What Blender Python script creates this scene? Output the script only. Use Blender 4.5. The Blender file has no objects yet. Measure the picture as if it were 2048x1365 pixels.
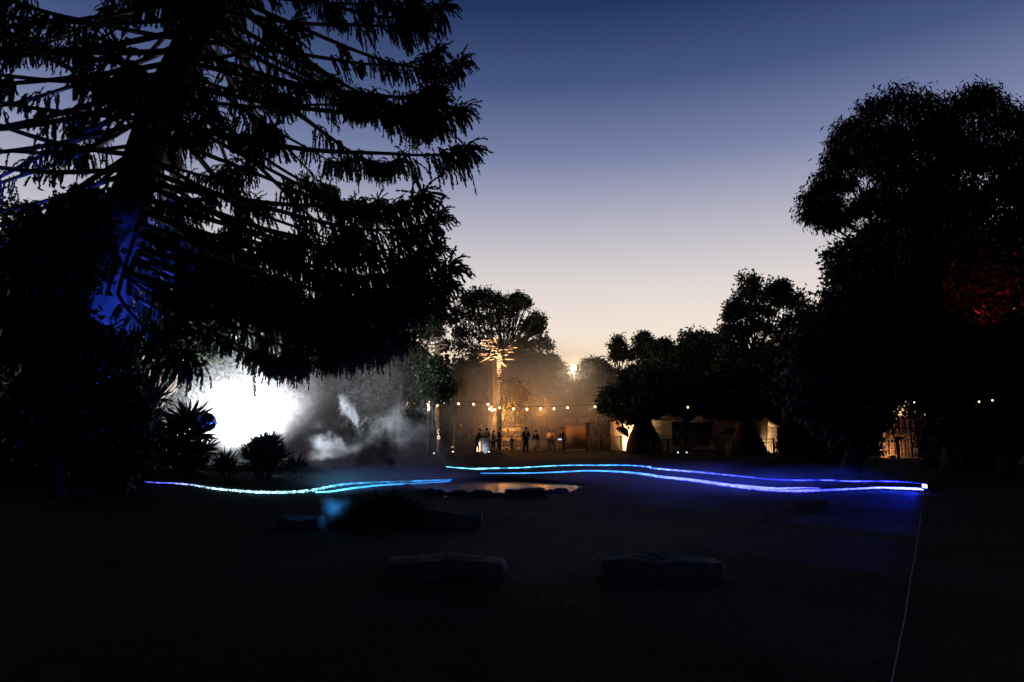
import bpy, bmesh, math, random
import numpy as np
from mathutils import Vector, Matrix, Quaternion

random.seed(7)
rng = np.random.default_rng(11)
C = bpy.context.scene.collection
S = bpy.context.scene
R = math.radians
PI = math.pi

# ------------------------------------------------------------------ camera, sky, exposure
PITCH = R(7.35)
CAM = np.array([0.0, 0.0, 1.6])
FPX = 24.0 / 36.0 * 2048
cam = bpy.data.cameras.new('camera')
cam.lens = 24.0
cam.sensor_width = 36.0
cam.clip_start = 0.1
cam.clip_end = 6000
co = bpy.data.objects.new('camera', cam)
C.objects.link(co)
co.location = CAM
co.rotation_euler = (R(90) + PITCH, 0, 0)
S.camera = co

S.view_settings.view_transform = 'Standard'
S.view_settings.look = 'None'
S.view_settings.exposure = 0
S.view_settings.gamma = 1
S.view_settings.use_curve_mapping = False
S.cycles.use_denoising = True
S.cycles.max_bounces = 6
S.cycles.diffuse_bounces = 2
S.cycles.glossy_bounces = 3
S.cycles.transparent_max_bounces = 12
S.cycles.volume_bounces = 1
S.cycles.volume_step_rate = 0.5
S.cycles.volume_max_steps = 256
S.cycles.sample_clamp_indirect = 3.0
S.cycles.use_light_tree = True


def lin(r, g, b):
    def f(c):
        c /= 255.0
        return c / 12.92 if c <= 0.04045 else ((c + 0.055) / 1.055) ** 2.4
    return (f(r), f(g), f(b), 1.0)


def new_node(nt, kind, **kw):
    n = nt.nodes.new(kind)
    for k, v in kw.items():
        setattr(n, k, v)
    return n


def ramp(nt, stops, interp='LINEAR'):
    n = nt.nodes.new('ShaderNodeValToRGB')
    cr = n.color_ramp
    cr.interpolation = interp
    while len(cr.elements) < len(stops):
        cr.elements.new(0.5)
    for e, (p, c) in zip(cr.elements, stops):
        e.position = p
        e.color = c if len(c) == 4 else (*c, 1)
    return n


world = bpy.data.worlds.new('World')
S.world = world
world.use_nodes = True
nt = world.node_tree
bg = nt.nodes['Background']
tc = new_node(nt, 'ShaderNodeTexCoord')
sx = new_node(nt, 'ShaderNodeSeparateXYZ')
nt.links.new(tc.outputs['Generated'], sx.inputs[0])
# twilight: the colour of the clear dusk sky by height above the horizon, the same all the way round
sky = ramp(nt, [(0.0, lin(255, 198, 128)), (0.07, lin(253, 218, 172)), (0.137, lin(244, 228, 213)), (0.205, lin(224, 215, 212)),
                (0.28, lin(187, 185, 198)), (0.378, lin(121, 131, 168)), (0.466, lin(70, 87, 130)),
                (0.55, lin(36, 54, 93)), (0.75, lin(13, 21, 44)), (1.0, lin(6, 9, 22))], 'EASE')
sky.color_ramp.interpolation = 'LINEAR'
nt.links.new(sx.outputs['Z'], sky.inputs[0])
# away from the sunset the afterglow gives way to the plain dark blue of the coming night
east = ramp(nt, [(0.0, lin(20, 24, 42)), (0.2, lin(22, 27, 48)), (0.5, lin(16, 22, 44)), (1.0, lin(6, 9, 22))])
nt.links.new(sx.outputs['Z'], east.inputs[0])
azi = new_node(nt, 'ShaderNodeVectorMath', operation='MULTIPLY')
azi.inputs[1].default_value = (1, 1, 0)
nt.links.new(tc.outputs['Generated'], azi.inputs[0])
azn = new_node(nt, 'ShaderNodeVectorMath', operation='NORMALIZE')
nt.links.new(azi.outputs[0], azn.inputs[0])
azs = new_node(nt, 'ShaderNodeSeparateXYZ')
nt.links.new(azn.outputs[0], azs.inputs[0])
azf = new_node(nt, 'ShaderNodeMapRange', interpolation_type='SMOOTHSTEP')
azf.inputs[1].default_value = -0.1
azf.inputs[2].default_value = 0.78
nt.links.new(azs.outputs['Y'], azf.inputs[0])
mix_az = new_node(nt, 'ShaderNodeMix', data_type='RGBA')
nt.links.new(azf.outputs[0], mix_az.inputs[0])
nt.links.new(east.outputs[0], mix_az.inputs[6])
nt.links.new(sky.outputs[0], mix_az.inputs[7])
# the sun is already below the horizon: physical sky adds its faint share
nis = new_node(nt, 'ShaderNodeTexSky', sky_type='NISHITA', sun_disc=False)
nis.sun_elevation = R(-5)
nis.sun_rotation = R(5)
mx = new_node(nt, 'ShaderNodeMix', data_type='RGBA', blend_type='ADD')
mx.inputs[0].default_value = 0.02
nt.links.new(mix_az.outputs[2], mx.inputs[6])
nt.links.new(nis.outputs[0], mx.inputs[7])
nt.links.new(mx.outputs[2], bg.inputs[0])
bg.inputs[1].default_value = 1.0

sun = bpy.data.lights.new('afterglow_sun', 'SUN')
sun.energy = 0.01
sun.angle = R(10)
sun.color = (1, 0.75, 0.5)
so = bpy.data.objects.new('afterglow_sun', sun)
C.objects.link(so)
so.rotation_euler = (R(-86), 0, R(-5))

# ------------------------------------------------------------------ placing: photograph pixels to places on the ground
CP, SP = math.cos(PITCH), math.sin(PITCH)


def ray(px, py):
    a = (px - 1024) / FPX
    b = (682.5 - py) / FPX
    return np.array([a, CP - b * SP, SP + b * CP])


def at(px, py, Y):
    d = ray(px, py)
    return CAM + d * (Y / d[1])


def gr(px, py, z=0.0):
    d = ray(px, py)
    return CAM + d * ((z - CAM[2]) / d[2])


# ------------------------------------------------------------------ mesh helpers
def tag(o, label=None, cat=None, group=None, kind=None):
    if label: o['label'] = label
    if cat: o['category'] = cat
    if group: o['group'] = group
    if kind: o['kind'] = kind
    return o


def empty(name, loc, label=None, cat=None, group=None, rz=0):
    o = bpy.data.objects.new(name, None)
    C.objects.link(o)
    o.location = loc
    o.rotation_euler = (0, 0, rz)
    o.empty_display_size = 0.2
    return tag(o, label, cat, group)


class MB:
    def __init__(s):
        s.V = []
        s.F = []
        s.n = 0
        s.col = []

    def add(s, V, F, col=None):
        V = np.asarray(V, float).reshape(-1, 3)
        s.V.append(V)
        for f in F if isinstance(F, list) else [F]:
            f = np.asarray(f, int)
            if f.ndim == 1: f = f[None, :]
            s.F.append(f + s.n)
        s.n += len(V)
        if col is not None: s.col.append(np.asarray(col))
        return s

    def mesh(s, name, mat=None, smooth=False):
        me = bpy.data.meshes.new(name)
        V = np.concatenate(s.V)
        me.vertices.add(len(V))
        me.vertices.foreach_set('co', V.ravel())
        tot = np.concatenate([np.full(len(f), f.shape[1]) for f in s.F])
        idx = np.concatenate([f.ravel() for f in s.F])
        st = np.concatenate([[0], np.cumsum(tot)[:-1]])
        me.loops.add(len(idx))
        me.loops.foreach_set('vertex_index', idx)
        me.polygons.add(len(tot))
        me.polygons.foreach_set('loop_start', st)
        me.polygons.foreach_set('loop_total', tot)
        if smooth: me.polygons.foreach_set('use_smooth', np.ones(len(tot), bool))
        me.update(calc_edges=True)
        if s.col:
            cc = np.concatenate(s.col)
            a = me.color_attributes.new('tint', 'FLOAT_COLOR', 'POINT')
            a.data.foreach_set('color', np.c_[cc, np.ones(len(cc))].ravel())
        if mat: me.materials.append(mat)
        return me

    def build(s, name, mat, parent=None, smooth=False, loc=None):
        o = bpy.data.objects.new(name, s.mesh(name, mat, smooth))
        C.objects.link(o)
        if parent is not None: o.parent = parent
        if loc is not None: o.location = loc
        return o

    def box(s, c, d, rz=0, ry=0, rx=0):
        c = np.asarray(c, float)
        h = np.asarray(d, float) / 2
        v = np.array([[x, y, z] for x in (-1, 1) for y in (-1, 1) for z in (-1, 1)]) * h
        M = np.array((Matrix.Rotation(rz, 3, 'Z') @ Matrix.Rotation(ry, 3, 'Y') @ Matrix.Rotation(rx, 3, 'X')))
        v = v @ M.T + c
        return s.add(v, np.array([[0, 1, 3, 2], [4, 6, 7, 5], [0, 4, 5, 1], [2, 3, 7, 6], [0, 2, 6, 4], [1, 5, 7, 3]]))

    def tube(s, P, r, n=6, cap=True, col=None):
        P = np.asarray(P, float)
        m = len(P)
        r = np.broadcast_to(np.asarray(r, float), (m,))
        T = np.gradient(P, axis=0)
        T /= np.linalg.norm(T, axis=1)[:, None] + 1e-9
        ref = np.array([0, 0, 1.0]) if abs(T[:, 2]).mean() < 0.8 else np.array([1.0, 0, 0])
        A = np.cross(T, ref)
        A /= np.linalg.norm(A, axis=1)[:, None] + 1e-9
        B = np.cross(A, T)
        th = np.arange(n) * 2 * PI / n
        V = P[:, None] + r[:, None, None] * (np.cos(th)[None, :, None] * A[:, None] + np.sin(th)[None, :, None] * B[:, None])
        i = np.arange(m - 1)[:, None] * n
        j = np.arange(n)[None]
        k = (j + 1) % n
        F = np.stack([i + j, i + k, i + n + k, i + n + j], -1).reshape(-1, 4)
        FF = [F]
        if cap:
            FF += [np.arange(n)[::-1].copy(), (m - 1) * n + np.arange(n)]
        c = None
        if col is not None: c = np.repeat(np.asarray(col, float), n, 0)
        return s.add(V.reshape(-1, 3), FF, c)

    def lathe(s, prof, c=(0, 0, 0), n=16):
        prof = np.asarray(prof, float)
        th = np.arange(n) * 2 * PI / n
        V = np.stack([prof[:, 0, None] * np.cos(th), prof[:, 0, None] * np.sin(th), np.repeat(prof[:, 1, None], n, 1)], -1)
        m = len(prof)
        i = np.arange(m - 1)[:, None] * n
        j = np.arange(n)[None]
        k = (j + 1) % n
        F = np.stack([i + j, i + k, i + n + k, i + n + j], -1).reshape(-1, 4)
        return s.add(V.reshape(-1, 3) + np.asarray(c, float), [F, np.arange(n)[::-1].copy(), (m - 1) * n + np.arange(n)])

    def leaves(s, P, D, L, W, up=None):
        """diamond leaves: base points P, unit directions D, length L, width W"""
        n = len(P)
        D = D / (np.linalg.norm(D, axis=1)[:, None] + 1e-9)
        q = rng.normal(size=(n, 3)) if up is None else up
        Sx = np.cross(D, q)
        Sx /= np.linalg.norm(Sx, axis=1)[:, None] + 1e-9
        L = np.broadcast_to(L, (n,))[:, None]
        W = np.broadcast_to(W, (n,))[:, None]
        mid = P + D * L * 0.45
        V = np.stack([P, mid + Sx * W / 2, P + D * L, mid - Sx * W / 2], 1)
        F = np.arange(4 * n).reshape(n, 4)
        return s.add(V.reshape(-1, 3), F)


def unit(v):
    v = np.asarray(v, float)
    return v / (np.linalg.norm(v, axis=-1, keepdims=True) + 1e-9)


def bez(a, b, c, n=8):
    t = np.linspace(0, 1, n)[:, None]
    return (1 - t) ** 2 * np.asarray(a) + 2 * t * (1 - t) * np.asarray(b) + t * t * np.asarray(c)


def smoothpath(P, n=40):
    P = np.asarray(P, float)
    d = np.r_[0, np.cumsum(np.linalg.norm(np.diff(P, axis=0), axis=1))]
    t = np.linspace(0, d[-1], n)
    # Catmull-Rom
    out = []
    m = len(P)
    for x in t:
        i = min(max(np.searchsorted(d, x) - 1, 0), m - 2)
        u = (x - d[i]) / (d[i + 1] - d[i] + 1e-9)
        p0, p1, p2, p3 = P[max(i - 1, 0)], P[i], P[i + 1], P[min(i + 2, m - 1)]
        out.append(0.5 * (2 * p1 + (p2 - p0) * u + (2 * p0 - 5 * p1 + 4 * p2 - p3) * u * u + (3 * p1 - p0 - 3 * p2 + p3) * u ** 3))
    return np.array(out)


# ------------------------------------------------------------------ materials
def mat(name, col, rough=0.8, spec=0.3, metal=0.0, var=0.35, scale=6.0, bump=0.0, bscale=30.0, col2=None):
    m = bpy.data.materials.new(name)
    m.use_nodes = True
    nt = m.node_tree
    b = nt.nodes['Principled BSDF']
    b.inputs['Roughness'].default_value = rough
    b.inputs['Specular IOR Level'].default_value = spec
    b.inputs['Metallic'].default_value = metal
    tc = new_node(nt, 'ShaderNodeTexCoord')
    ns = new_node(nt, 'ShaderNodeTexNoise')
    ns.inputs['Scale'].default_value = scale
    ns.inputs['Detail'].default_value = 5
    nt.links.new(tc.outputs['Object'], ns.inputs['Vector'])
    c = np.array(col)
    c2 = np.array(col2) if col2 is not None else c * (1 + var)
    rp = ramp(nt, [(0.3, tuple(c * (1 - var))), (0.7, tuple(c2))])
    nt.links.new(ns.outputs[0], rp.inputs[0])
    nt.links.new(rp.outputs[0], b.inputs['Base Color'])
    if bump:
        n2 = new_node(nt, 'ShaderNodeTexNoise')
        n2.inputs['Scale'].default_value = bscale
        n2.inputs['Detail'].default_value = 6
        nt.links.new(tc.outputs['Object'], n2.inputs['Vector'])
        bp = new_node(nt, 'ShaderNodeBump')
        bp.inputs['Strength'].default_value = bump
        nt.links.new(n2.outputs[0], bp.inputs['Height'])
        nt.links.new(bp.outputs[0], b.inputs['Normal'])
    return m


def glow(name, col, strength):
    m = bpy.data.materials.new(name)
    m.use_nodes = True
    nt = m.node_tree
    b = nt.nodes['Principled BSDF']
    b.inputs['Base Color'].default_value = (0.6, 0.6, 0.6, 1)
    b.inputs['Emission Color'].default_value = (*col, 1)
    b.inputs['Emission Strength'].default_value = strength
    return m


M = {
    'grass': mat('dark_grass_blades', (0.014, 0.03, 0.017), 0.7, 0.2),
    'bunya': mat('bunya_leaves', (0.022, 0.034, 0.018), 0.42, 0.4, var=0.5, scale=1.5),
    'gum': mat('gum_leaves', (0.03, 0.042, 0.024), 0.5, 0.3, var=0.4, scale=1.0),
    'broad': mat('broad_leaves', (0.025, 0.042, 0.018), 0.45, 0.35, var=0.4, scale=1.0),
    'olive': mat('olive_leaves', (0.06, 0.065, 0.02), 0.5, 0.3, var=0.4, scale=1.0),
    'sword': mat('sword_leaves', (0.03, 0.045, 0.025), 0.38, 0.4, scale=3),
    'bark': mat('rough_bark', (0.07, 0.06, 0.05), 0.9, 0.1, bump=0.8, bscale=9, scale=3),
    'bark_pale': mat('pale_bark', (0.16, 0.14, 0.12), 0.85, 0.1, bump=0.5, bscale=14, scale=3),
    'stone': mat('grey_stone', (0.14, 0.15, 0.15), 0.85, 0.2, bump=0.7, bscale=8, scale=2.5),
    'stone_dark': mat('dark_stone', (0.05, 0.048, 0.045), 0.85, 0.2, bump=0.7, bscale=10, scale=4),
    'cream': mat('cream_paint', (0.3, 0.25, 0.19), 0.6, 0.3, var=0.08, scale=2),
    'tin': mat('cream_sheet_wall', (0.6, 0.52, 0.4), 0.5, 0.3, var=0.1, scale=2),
    'brick': mat('red_brown_brick', (0.26, 0.13, 0.085), 0.85, 0.15, var=0.3, scale=9),
    'mortar': mat('pale_mortar', (0.3, 0.27, 0.23), 0.9, 0.1, var=0.1),
    'timber': mat('dark_timber', (0.09, 0.06, 0.04), 0.7, 0.25, var=0.3, scale=8),
    'timber_pale': mat('weathered_timber', (0.36, 0.27, 0.19), 0.75, 0.2, var=0.25, scale=8),
    'roof': mat('roof_sheet', (0.1, 0.09, 0.085), 0.5, 0.3, var=0.2),
    'metal': mat('dark_metal', (0.05, 0.05, 0.055), 0.45, 0.5, metal=0.6, var=0.2),
    'black': mat('black_housing', (0.02, 0.02, 0.022), 0.5, 0.4, var=0.2),
    'wire': mat('thin_wire', (0.03, 0.03, 0.03), 0.5, 0.3, var=0.1),
    'canvas': mat('dark_canvas', (0.035, 0.03, 0.03), 0.85, 0.1, var=0.2),
    'tent': mat('pale_tent_canvas', (0.2, 0.16, 0.13), 0.85, 0.1, var=0.12, scale=1.5),
    'panel': mat('pale_panel', (0.26, 0.2, 0.15), 0.7, 0.2, var=0.12, scale=3),
    'board': mat('signboard_face', (0.45, 0.5, 0.62), 0.5, 0.3, var=0.08),
    'boardline': mat('signboard_lines', (0.05, 0.055, 0.08), 0.6, 0.2, var=0.1),
    'skin': mat('skin', (0.4, 0.26, 0.19), 0.6, 0.3, var=0.08),
    'hair': mat('dark_hair', (0.018, 0.013, 0.01), 0.6, 0.3, var=0.2),
    'cloth_dark': mat('dark_cloth', (0.02, 0.018, 0.02), 0.9, 0.1, var=0.2),
    'cloth_grey': mat('grey_cloth', (0.09, 0.085, 0.085), 0.9, 0.1, var=0.2),
    'cloth_pale': mat('pale_cloth', (0.42, 0.36, 0.3), 0.9, 0.1, var=0.12),
    'denim': mat('dark_denim', (0.025, 0.03, 0.045), 0.9, 0.1, var=0.2),
    'cable': mat('laser_edge_blue', (0.16, 0.18, 0.42), 0.7, 0.2, var=0.1),  # blue laser light put into the base colour
    'bulb': glow('warm_bulb', (1.0, 0.55, 0.25), 9.0),
    'warm_lens': glow('warm_lens', (1.0, 0.66, 0.34), 30.0),
    'white_lens': glow('white_lens', (0.95, 0.97, 1.0), 60.0),
    'blue_lens': glow('blue_lens', (0.05, 0.1, 1.0), 30.0),
    'red_lens': glow('red_lens', (1.0, 0.04, 0.03), 6.0),
    'sun_lens': glow('pole_lamp_lens', (1.0, 0.72, 0.4), 320.0),
    'screen': glow('blue_white_screen', (0.35, 0.45, 1.0), 1.6),
    'star': glow('star_light', (0.9, 0.95, 1.0), 3.0),
}

# mirror ball
m = bpy.data.materials.new('mirror_ball_glass')
m.use_nodes = True
b = m.node_tree.nodes['Principled BSDF']
b.inputs['Base Color'].default_value = (0.35, 0.4, 0.6, 1)
b.inputs['Metallic'].default_value = 1
b.inputs['Roughness'].default_value = 0.08
M['mirror'] = m

# water
m = bpy.data.materials.new('pond_water')
m.use_nodes = True
nt = m.node_tree
b = nt.nodes['Principled BSDF']
b.inputs['Base Color'].default_value = (0.006, 0.008, 0.01, 1)
b.inputs['Roughness'].default_value = 0.16
b.inputs['IOR'].default_value = 1.33
tc = new_node(nt, 'ShaderNodeTexCoord')
ns = new_node(nt, 'ShaderNodeTexNoise')
ns.inputs['Scale'].default_value = 9
ns.inputs['Detail'].default_value = 5
nt.links.new(tc.outputs['Object'], ns.inputs['Vector'])
bp = new_node(nt, 'ShaderNodeBump')
bp.inputs['Strength'].default_value = 0.55
bp.inputs['Distance'].default_value = 0.1
nt.links.new(ns.outputs[0], bp.inputs['Height'])
nt.links.new(bp.outputs[0], b.inputs['Normal'])
M['water'] = m

# ground: trodden earth and short dark grass, patchy
m = bpy.data.materials.new('trodden_ground')
m.use_nodes = True
nt = m.node_tree
b = nt.nodes['Principled BSDF']
b.inputs['Roughness'].default_value = 0.92
b.inputs['Specular IOR Level'].default_value = 0.12
tc = new_node(nt, 'ShaderNodeTexCoord')
n1 = new_node(nt, 'ShaderNodeTexNoise')
n1.inputs['Scale'].default_value = 0.6
n1.inputs['Detail'].default_value = 8
n1.inputs['Roughness'].default_value = 0.65
n2 = new_node(nt, 'ShaderNodeTexNoise')
n2.inputs['Scale'].default_value = 22
n2.inputs['Detail'].default_value = 6
for n in (n1, n2): nt.links.new(tc.outputs['Object'], n.inputs['Vector'])
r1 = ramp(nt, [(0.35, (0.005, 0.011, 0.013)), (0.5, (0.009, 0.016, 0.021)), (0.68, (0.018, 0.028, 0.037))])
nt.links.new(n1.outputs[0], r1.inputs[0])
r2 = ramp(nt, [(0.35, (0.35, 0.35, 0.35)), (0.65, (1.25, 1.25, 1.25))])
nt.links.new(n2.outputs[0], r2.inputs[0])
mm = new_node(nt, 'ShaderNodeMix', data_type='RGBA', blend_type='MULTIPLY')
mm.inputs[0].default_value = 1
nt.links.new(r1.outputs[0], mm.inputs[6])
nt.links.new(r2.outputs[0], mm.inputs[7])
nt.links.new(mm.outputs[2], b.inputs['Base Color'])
bp = new_node(nt, 'ShaderNodeBump')
bp.inputs['Strength'].default_value = 0.8
bp.inputs['Distance'].default_value = 0.06
nt.links.new(n2.outputs[0], bp.inputs['Height'])
nt.links.new(bp.outputs[0], b.inputs['Normal'])
M['ground'] = m


def laser_mat(name, strength, nscale, cut=0.0):
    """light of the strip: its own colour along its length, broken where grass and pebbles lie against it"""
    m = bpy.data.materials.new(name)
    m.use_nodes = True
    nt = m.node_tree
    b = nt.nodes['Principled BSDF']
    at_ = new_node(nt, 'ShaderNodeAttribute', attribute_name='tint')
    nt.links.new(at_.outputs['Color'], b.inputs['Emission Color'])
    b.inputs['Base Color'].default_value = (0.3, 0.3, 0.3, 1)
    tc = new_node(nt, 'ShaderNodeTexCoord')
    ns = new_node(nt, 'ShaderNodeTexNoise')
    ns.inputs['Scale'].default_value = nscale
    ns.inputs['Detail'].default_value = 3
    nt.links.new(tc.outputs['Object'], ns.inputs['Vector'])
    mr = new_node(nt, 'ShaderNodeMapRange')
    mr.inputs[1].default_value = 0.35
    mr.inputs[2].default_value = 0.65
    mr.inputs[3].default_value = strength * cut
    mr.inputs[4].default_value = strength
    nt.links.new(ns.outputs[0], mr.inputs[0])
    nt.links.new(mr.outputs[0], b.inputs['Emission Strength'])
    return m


smoke_rng = np.random.default_rng(5)


def smoke_mat(name, density, nscale, detail=4, thresh=0.35, soft=0.25, col=(0.9, 0.9, 0.92), edge=(0.35, 1.0), aniso=0.1, distort=0.6, stretch=(1, 1, 1), flat=False):
    """smoke: noise inside a soft-edged region, thinning to nothing before the hull of its object"""
    m = bpy.data.materials.new(name)
    m.use_nodes = True
    nt = m.node_tree
    nt.nodes.clear()
    out = new_node(nt, 'ShaderNodeOutputMaterial')
    vs = new_node(nt, 'ShaderNodeVolumePrincipled')
    vs.inputs['Color'].default_value = (*col, 1)
    vs.inputs['Anisotropy'].default_value = aniso
    nt.links.new(vs.outputs[0], out.inputs['Volume'])
    tc = new_node(nt, 'ShaderNodeTexCoord')
    # distance from centre in hull units
    sb = new_node(nt, 'ShaderNodeVectorMath', operation='SUBTRACT')
    sb.inputs[1].default_value = (0.5, 0.5, 0.5)
    nt.links.new(tc.outputs['Generated'], sb.inputs[0])
    sc = new_node(nt, 'ShaderNodeVectorMath', operation='SCALE')
    sc.inputs['Scale'].default_value = 2.0
    nt.links.new(sb.outputs[0], sc.inputs[0])
    ln = new_node(nt, 'ShaderNodeVectorMath', operation='LENGTH')
    nt.links.new(sc.outputs[0], ln.inputs[0])
    fall = new_node(nt, 'ShaderNodeMapRange', interpolation_type='SMOOTHSTEP')
    fall.inputs[1].default_value = edge[1]
    fall.inputs[2].default_value = edge[0]
    nt.links.new(ln.outputs['Value'], fall.inputs[0])
    mp = new_node(nt, 'ShaderNodeMapping')
    mp.inputs['Scale'].default_value = stretch
    mp.inputs['Location'].default_value = tuple(smoke_rng.uniform(-20, 20, 3))
    nt.links.new(tc.outputs['Object'], mp.inputs['Vector'])
    ns = new_node(nt, 'ShaderNodeTexNoise')
    ns.inputs['Scale'].default_value = nscale
    ns.inputs['Detail'].default_value = detail
    ns.inputs['Roughness'].default_value = 0.6
    ns.inputs['Distortion'].default_value = distort
    nt.links.new(mp.outputs[0], ns.inputs['Vector'])
    # density = smoothstep(noise - (1-fall)*k)
    inv = new_node(nt, 'ShaderNodeMath', operation='MULTIPLY_ADD')
    inv.inputs[1].default_value = 0.3
    inv.inputs[2].default_value = -0.3
    nt.links.new(fall.outputs[0], inv.inputs[0])
    ad = new_node(nt, 'ShaderNodeMath', operation='ADD')
    nt.links.new(ns.outputs[0], ad.inputs[0])
    nt.links.new(inv.outputs[0], ad.inputs[1])
    mr = new_node(nt, 'ShaderNodeMapRange', interpolation_type='SMOOTHSTEP')
    mr.inputs[1].default_value = thresh
    mr.inputs[2].default_value = thresh + soft
    nt.links.new(ad.outputs[0], mr.inputs[0])
    ml = new_node(nt, 'ShaderNodeMath', operation='MULTIPLY')
    nt.links.new(mr.outputs[0], ml.inputs[0])
    nt.links.new(fall.outputs[0], ml.inputs[1])
    m2 = new_node(nt, 'ShaderNodeMath', operation='MULTIPLY')
    m2.inputs[1].default_value = density
    nt.links.new(ml.outputs[0], m2.inputs[0])
    nt.links.new(m2.outputs[0], vs.inputs['Density'])
    return m


def smoke(name, label, cat, c, rad, material, rot=0, step=1.0):
    bm = bmesh.new()
    bmesh.ops.create_icosphere(bm, subdivisions=3, radius=1)
    rad = np.asarray(rad, float)
    for v in bm.verts:
        v.co = Vector((v.co.x * rad[0], v.co.y * rad[1], v.co.z * rad[2]))
    me = bpy.data.meshes.new(name)
    bm.to_mesh(me)
    bm.free()
    me.materials.append(material)
    o = bpy.data.objects.new(name, me)
    C.objects.link(o)
    o.location = c
    o.rotation_euler = (0, rot, 0)
    tag(o, label, cat, None, 'stuff')
    return o


def lamp(name, kind, loc, power, col, size=0.1, aim=None, cone=60, blend=0.5):
    l = bpy.data.lights.new(name, kind)
    l.energy = power
    l.color = col
    l.shadow_soft_size = size
    if kind == 'SPOT':
        l.spot_size = R(cone)
        l.spot_blend = blend
    o = bpy.data.objects.new(name, l)
    C.objects.link(o)
    o.location = loc
    if aim is not None:
        d = Vector(aim) - Vector(loc)
        o.rotation_euler = d.to_track_quat('-Z', 'Y').to_euler()
    return o


def floodlight(loc, aim, lens, label, power, col, cone=90, size=0.1, w=0.3, kind='SPOT', blend=0.6):
    """a small floodlight on a bracket, with its own lamp in front of the glass"""
    loc = np.asarray(loc, float)
    d = unit(np.asarray(aim, float) - loc)
    t = empty('floodlight', loc, label, 'floodlight')
    q = Vector(d).to_track_quat('Y', 'Z')
    h = MB().box((0, -0.06, 0), (w, 0.12, w * 0.7)).build('housing', M['black'], t)
    g = MB().box((0, 0.004, 0), (w * 0.88, 0.008, w * 0.58)).build('lens', M[lens], t)
    br = MB().box((0, -0.06, -w * 0.35 - 0.05), (0.04, 0.04, 0.1)).build('bracket', M['metal'], t)
    t.rotation_mode = 'QUATERNION'
    t.rotation_quaternion = q
    lamp('floodlight_lamp', kind, loc + d * 0.06, power, col, size, aim, cone, blend)
    return t


# ------------------------------------------------------------------ ground and pond
PC, PR = np.array([-0.5, 20.0]), np.array([2.4, 3.0])


def pond_f(x, y):
    a = np.arctan2((y - PC[1]) / PR[1], (x - PC[0]) / PR[0])
    w = 1 + 0.05 * np.sin(3 * a + 1) + 0.04 * np.sin(5 * a)
    return np.sqrt(((x - PC[0]) / PR[0]) ** 2 + ((y - PC[1]) / PR[1]) ** 2) / w


def hgt(x, y):
    x = np.asarray(x, float)
    y = np.asarray(y, float)
    z = 0.03 * np.sin(x * 1.3 + y * 0.4) * np.sin(y * 0.9) + 0.012 * np.sin(x * 4.1 + 2) * np.sin(y * 3.7)
    z = z * np.clip((60 - np.hypot(x, y)) / 20, 0, 1)
    # planted bed on the left, behind the laser line
    bed = np.clip(1 - np.hypot((x + 11) / 9, (y - 25) / 4.5), 0, 1)
    z = z + 0.25 * bed * bed * (3 - 2 * bed)
    f = pond_f(x, y)
    dip = np.clip((1.06 - f) / 0.12, 0, 1)
    return z - 0.45 * dip * dip * (3 - 2 * dip)


def axis(a, b, fine, far, n):
    core = np.arange(a, b + 1e-6, fine)
    g = np.geomspace(1, far, n)
    return np.r_[a - g[::-1], core, b + g]


xs = axis(-22, 26, 0.2, 2500, 26)
ys = axis(0, 48, 0.2, 2500, 26)
X, Yg = np.meshgrid(xs, ys)
V = np.stack([X, Yg, hgt(X, Yg)], -1).reshape(-1, 3)
nx, ny = len(xs), len(ys)
i, j = np.meshgrid(np.arange(nx - 1), np.arange(ny - 1))
q = (j * nx + i).ravel()
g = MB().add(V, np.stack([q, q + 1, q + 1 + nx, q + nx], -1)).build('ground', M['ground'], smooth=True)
g['kind'] = 'structure'
th = np.linspace(0, 2 * PI, 73)[:-1]
wv = np.stack([PC[0] + PR[0] * 1.12 * np.cos(th), PC[1] + PR[1] * 1.12 * np.sin(th), np.full(72, -0.11)], -1)
w = MB().add(wv, np.arange(72)).build('pond_water', M['water'])
w['kind'] = 'structure'


def stone_bm(r, flat=0.6, sd=0.18, sub=2, seed=0):
    rs = np.random.default_rng(seed)
    bm = bmesh.new()
    bmesh.ops.create_icosphere(bm, subdivisions=sub, radius=1)
    k = rs.normal(size=(6, 3))
    for v in bm.verts:
        p = np.array(v.co)
        s = 1 + sd * sum(math.sin(p @ kk * 1.7 + i) for i, kk in enumerate(k)) / 3
        v.co = Vector((p[0] * r[0] * s, p[1] * r[1] * s, p[2] * r[2] * s))
    return bm


def bm_obj(name, bm, mt, parent=None, smooth=False):
    me = bpy.data.meshes.new(name)
    bm.to_mesh(me)
    bm.free()
    if smooth:
        for p in me.polygons: p.use_smooth = True
    me.materials.append(mt)
    o = bpy.data.objects.new(name, me)
    C.objects.link(o)
    if parent is not None: o.parent = parent
    return o


# stones edging the near bank of the pond
edg = empty('pond_edging', (PC[0], PC[1] - PR[1], 0), 'low dark stone edging along the near bank of the pond', 'stone edging')
protos = []
for k in range(5):
    o = bm_obj('stone', stone_bm((0.16, 0.13, 0.1), seed=k), M['stone_dark'], edg)
    protos.append(o)
kk = 0
for a in np.linspace(R(192), R(318), 34):
    a += rng.normal(0, 0.008)
    p = np.array([PC[0] + PR[0] * 1.04 * math.cos(a), PC[1] + PR[1] * 1.04 * math.sin(a)])
    o = protos[kk] if kk < 5 else protos[kk % 5].copy()
    if kk >= 5:
        C.objects.link(o)
        o.parent = edg
    s = rng.uniform(0.6, 1.25)
    o.location = (p[0] - PC[0], p[1] - PC[1] + PR[1], 0.0 + 0.03 * rng.random())
    o.rotation_euler = (0, 0, rng.uniform(0, 6))
    o.scale = (s, s, s * rng.uniform(0.7, 1.1))
    kk += 1


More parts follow.
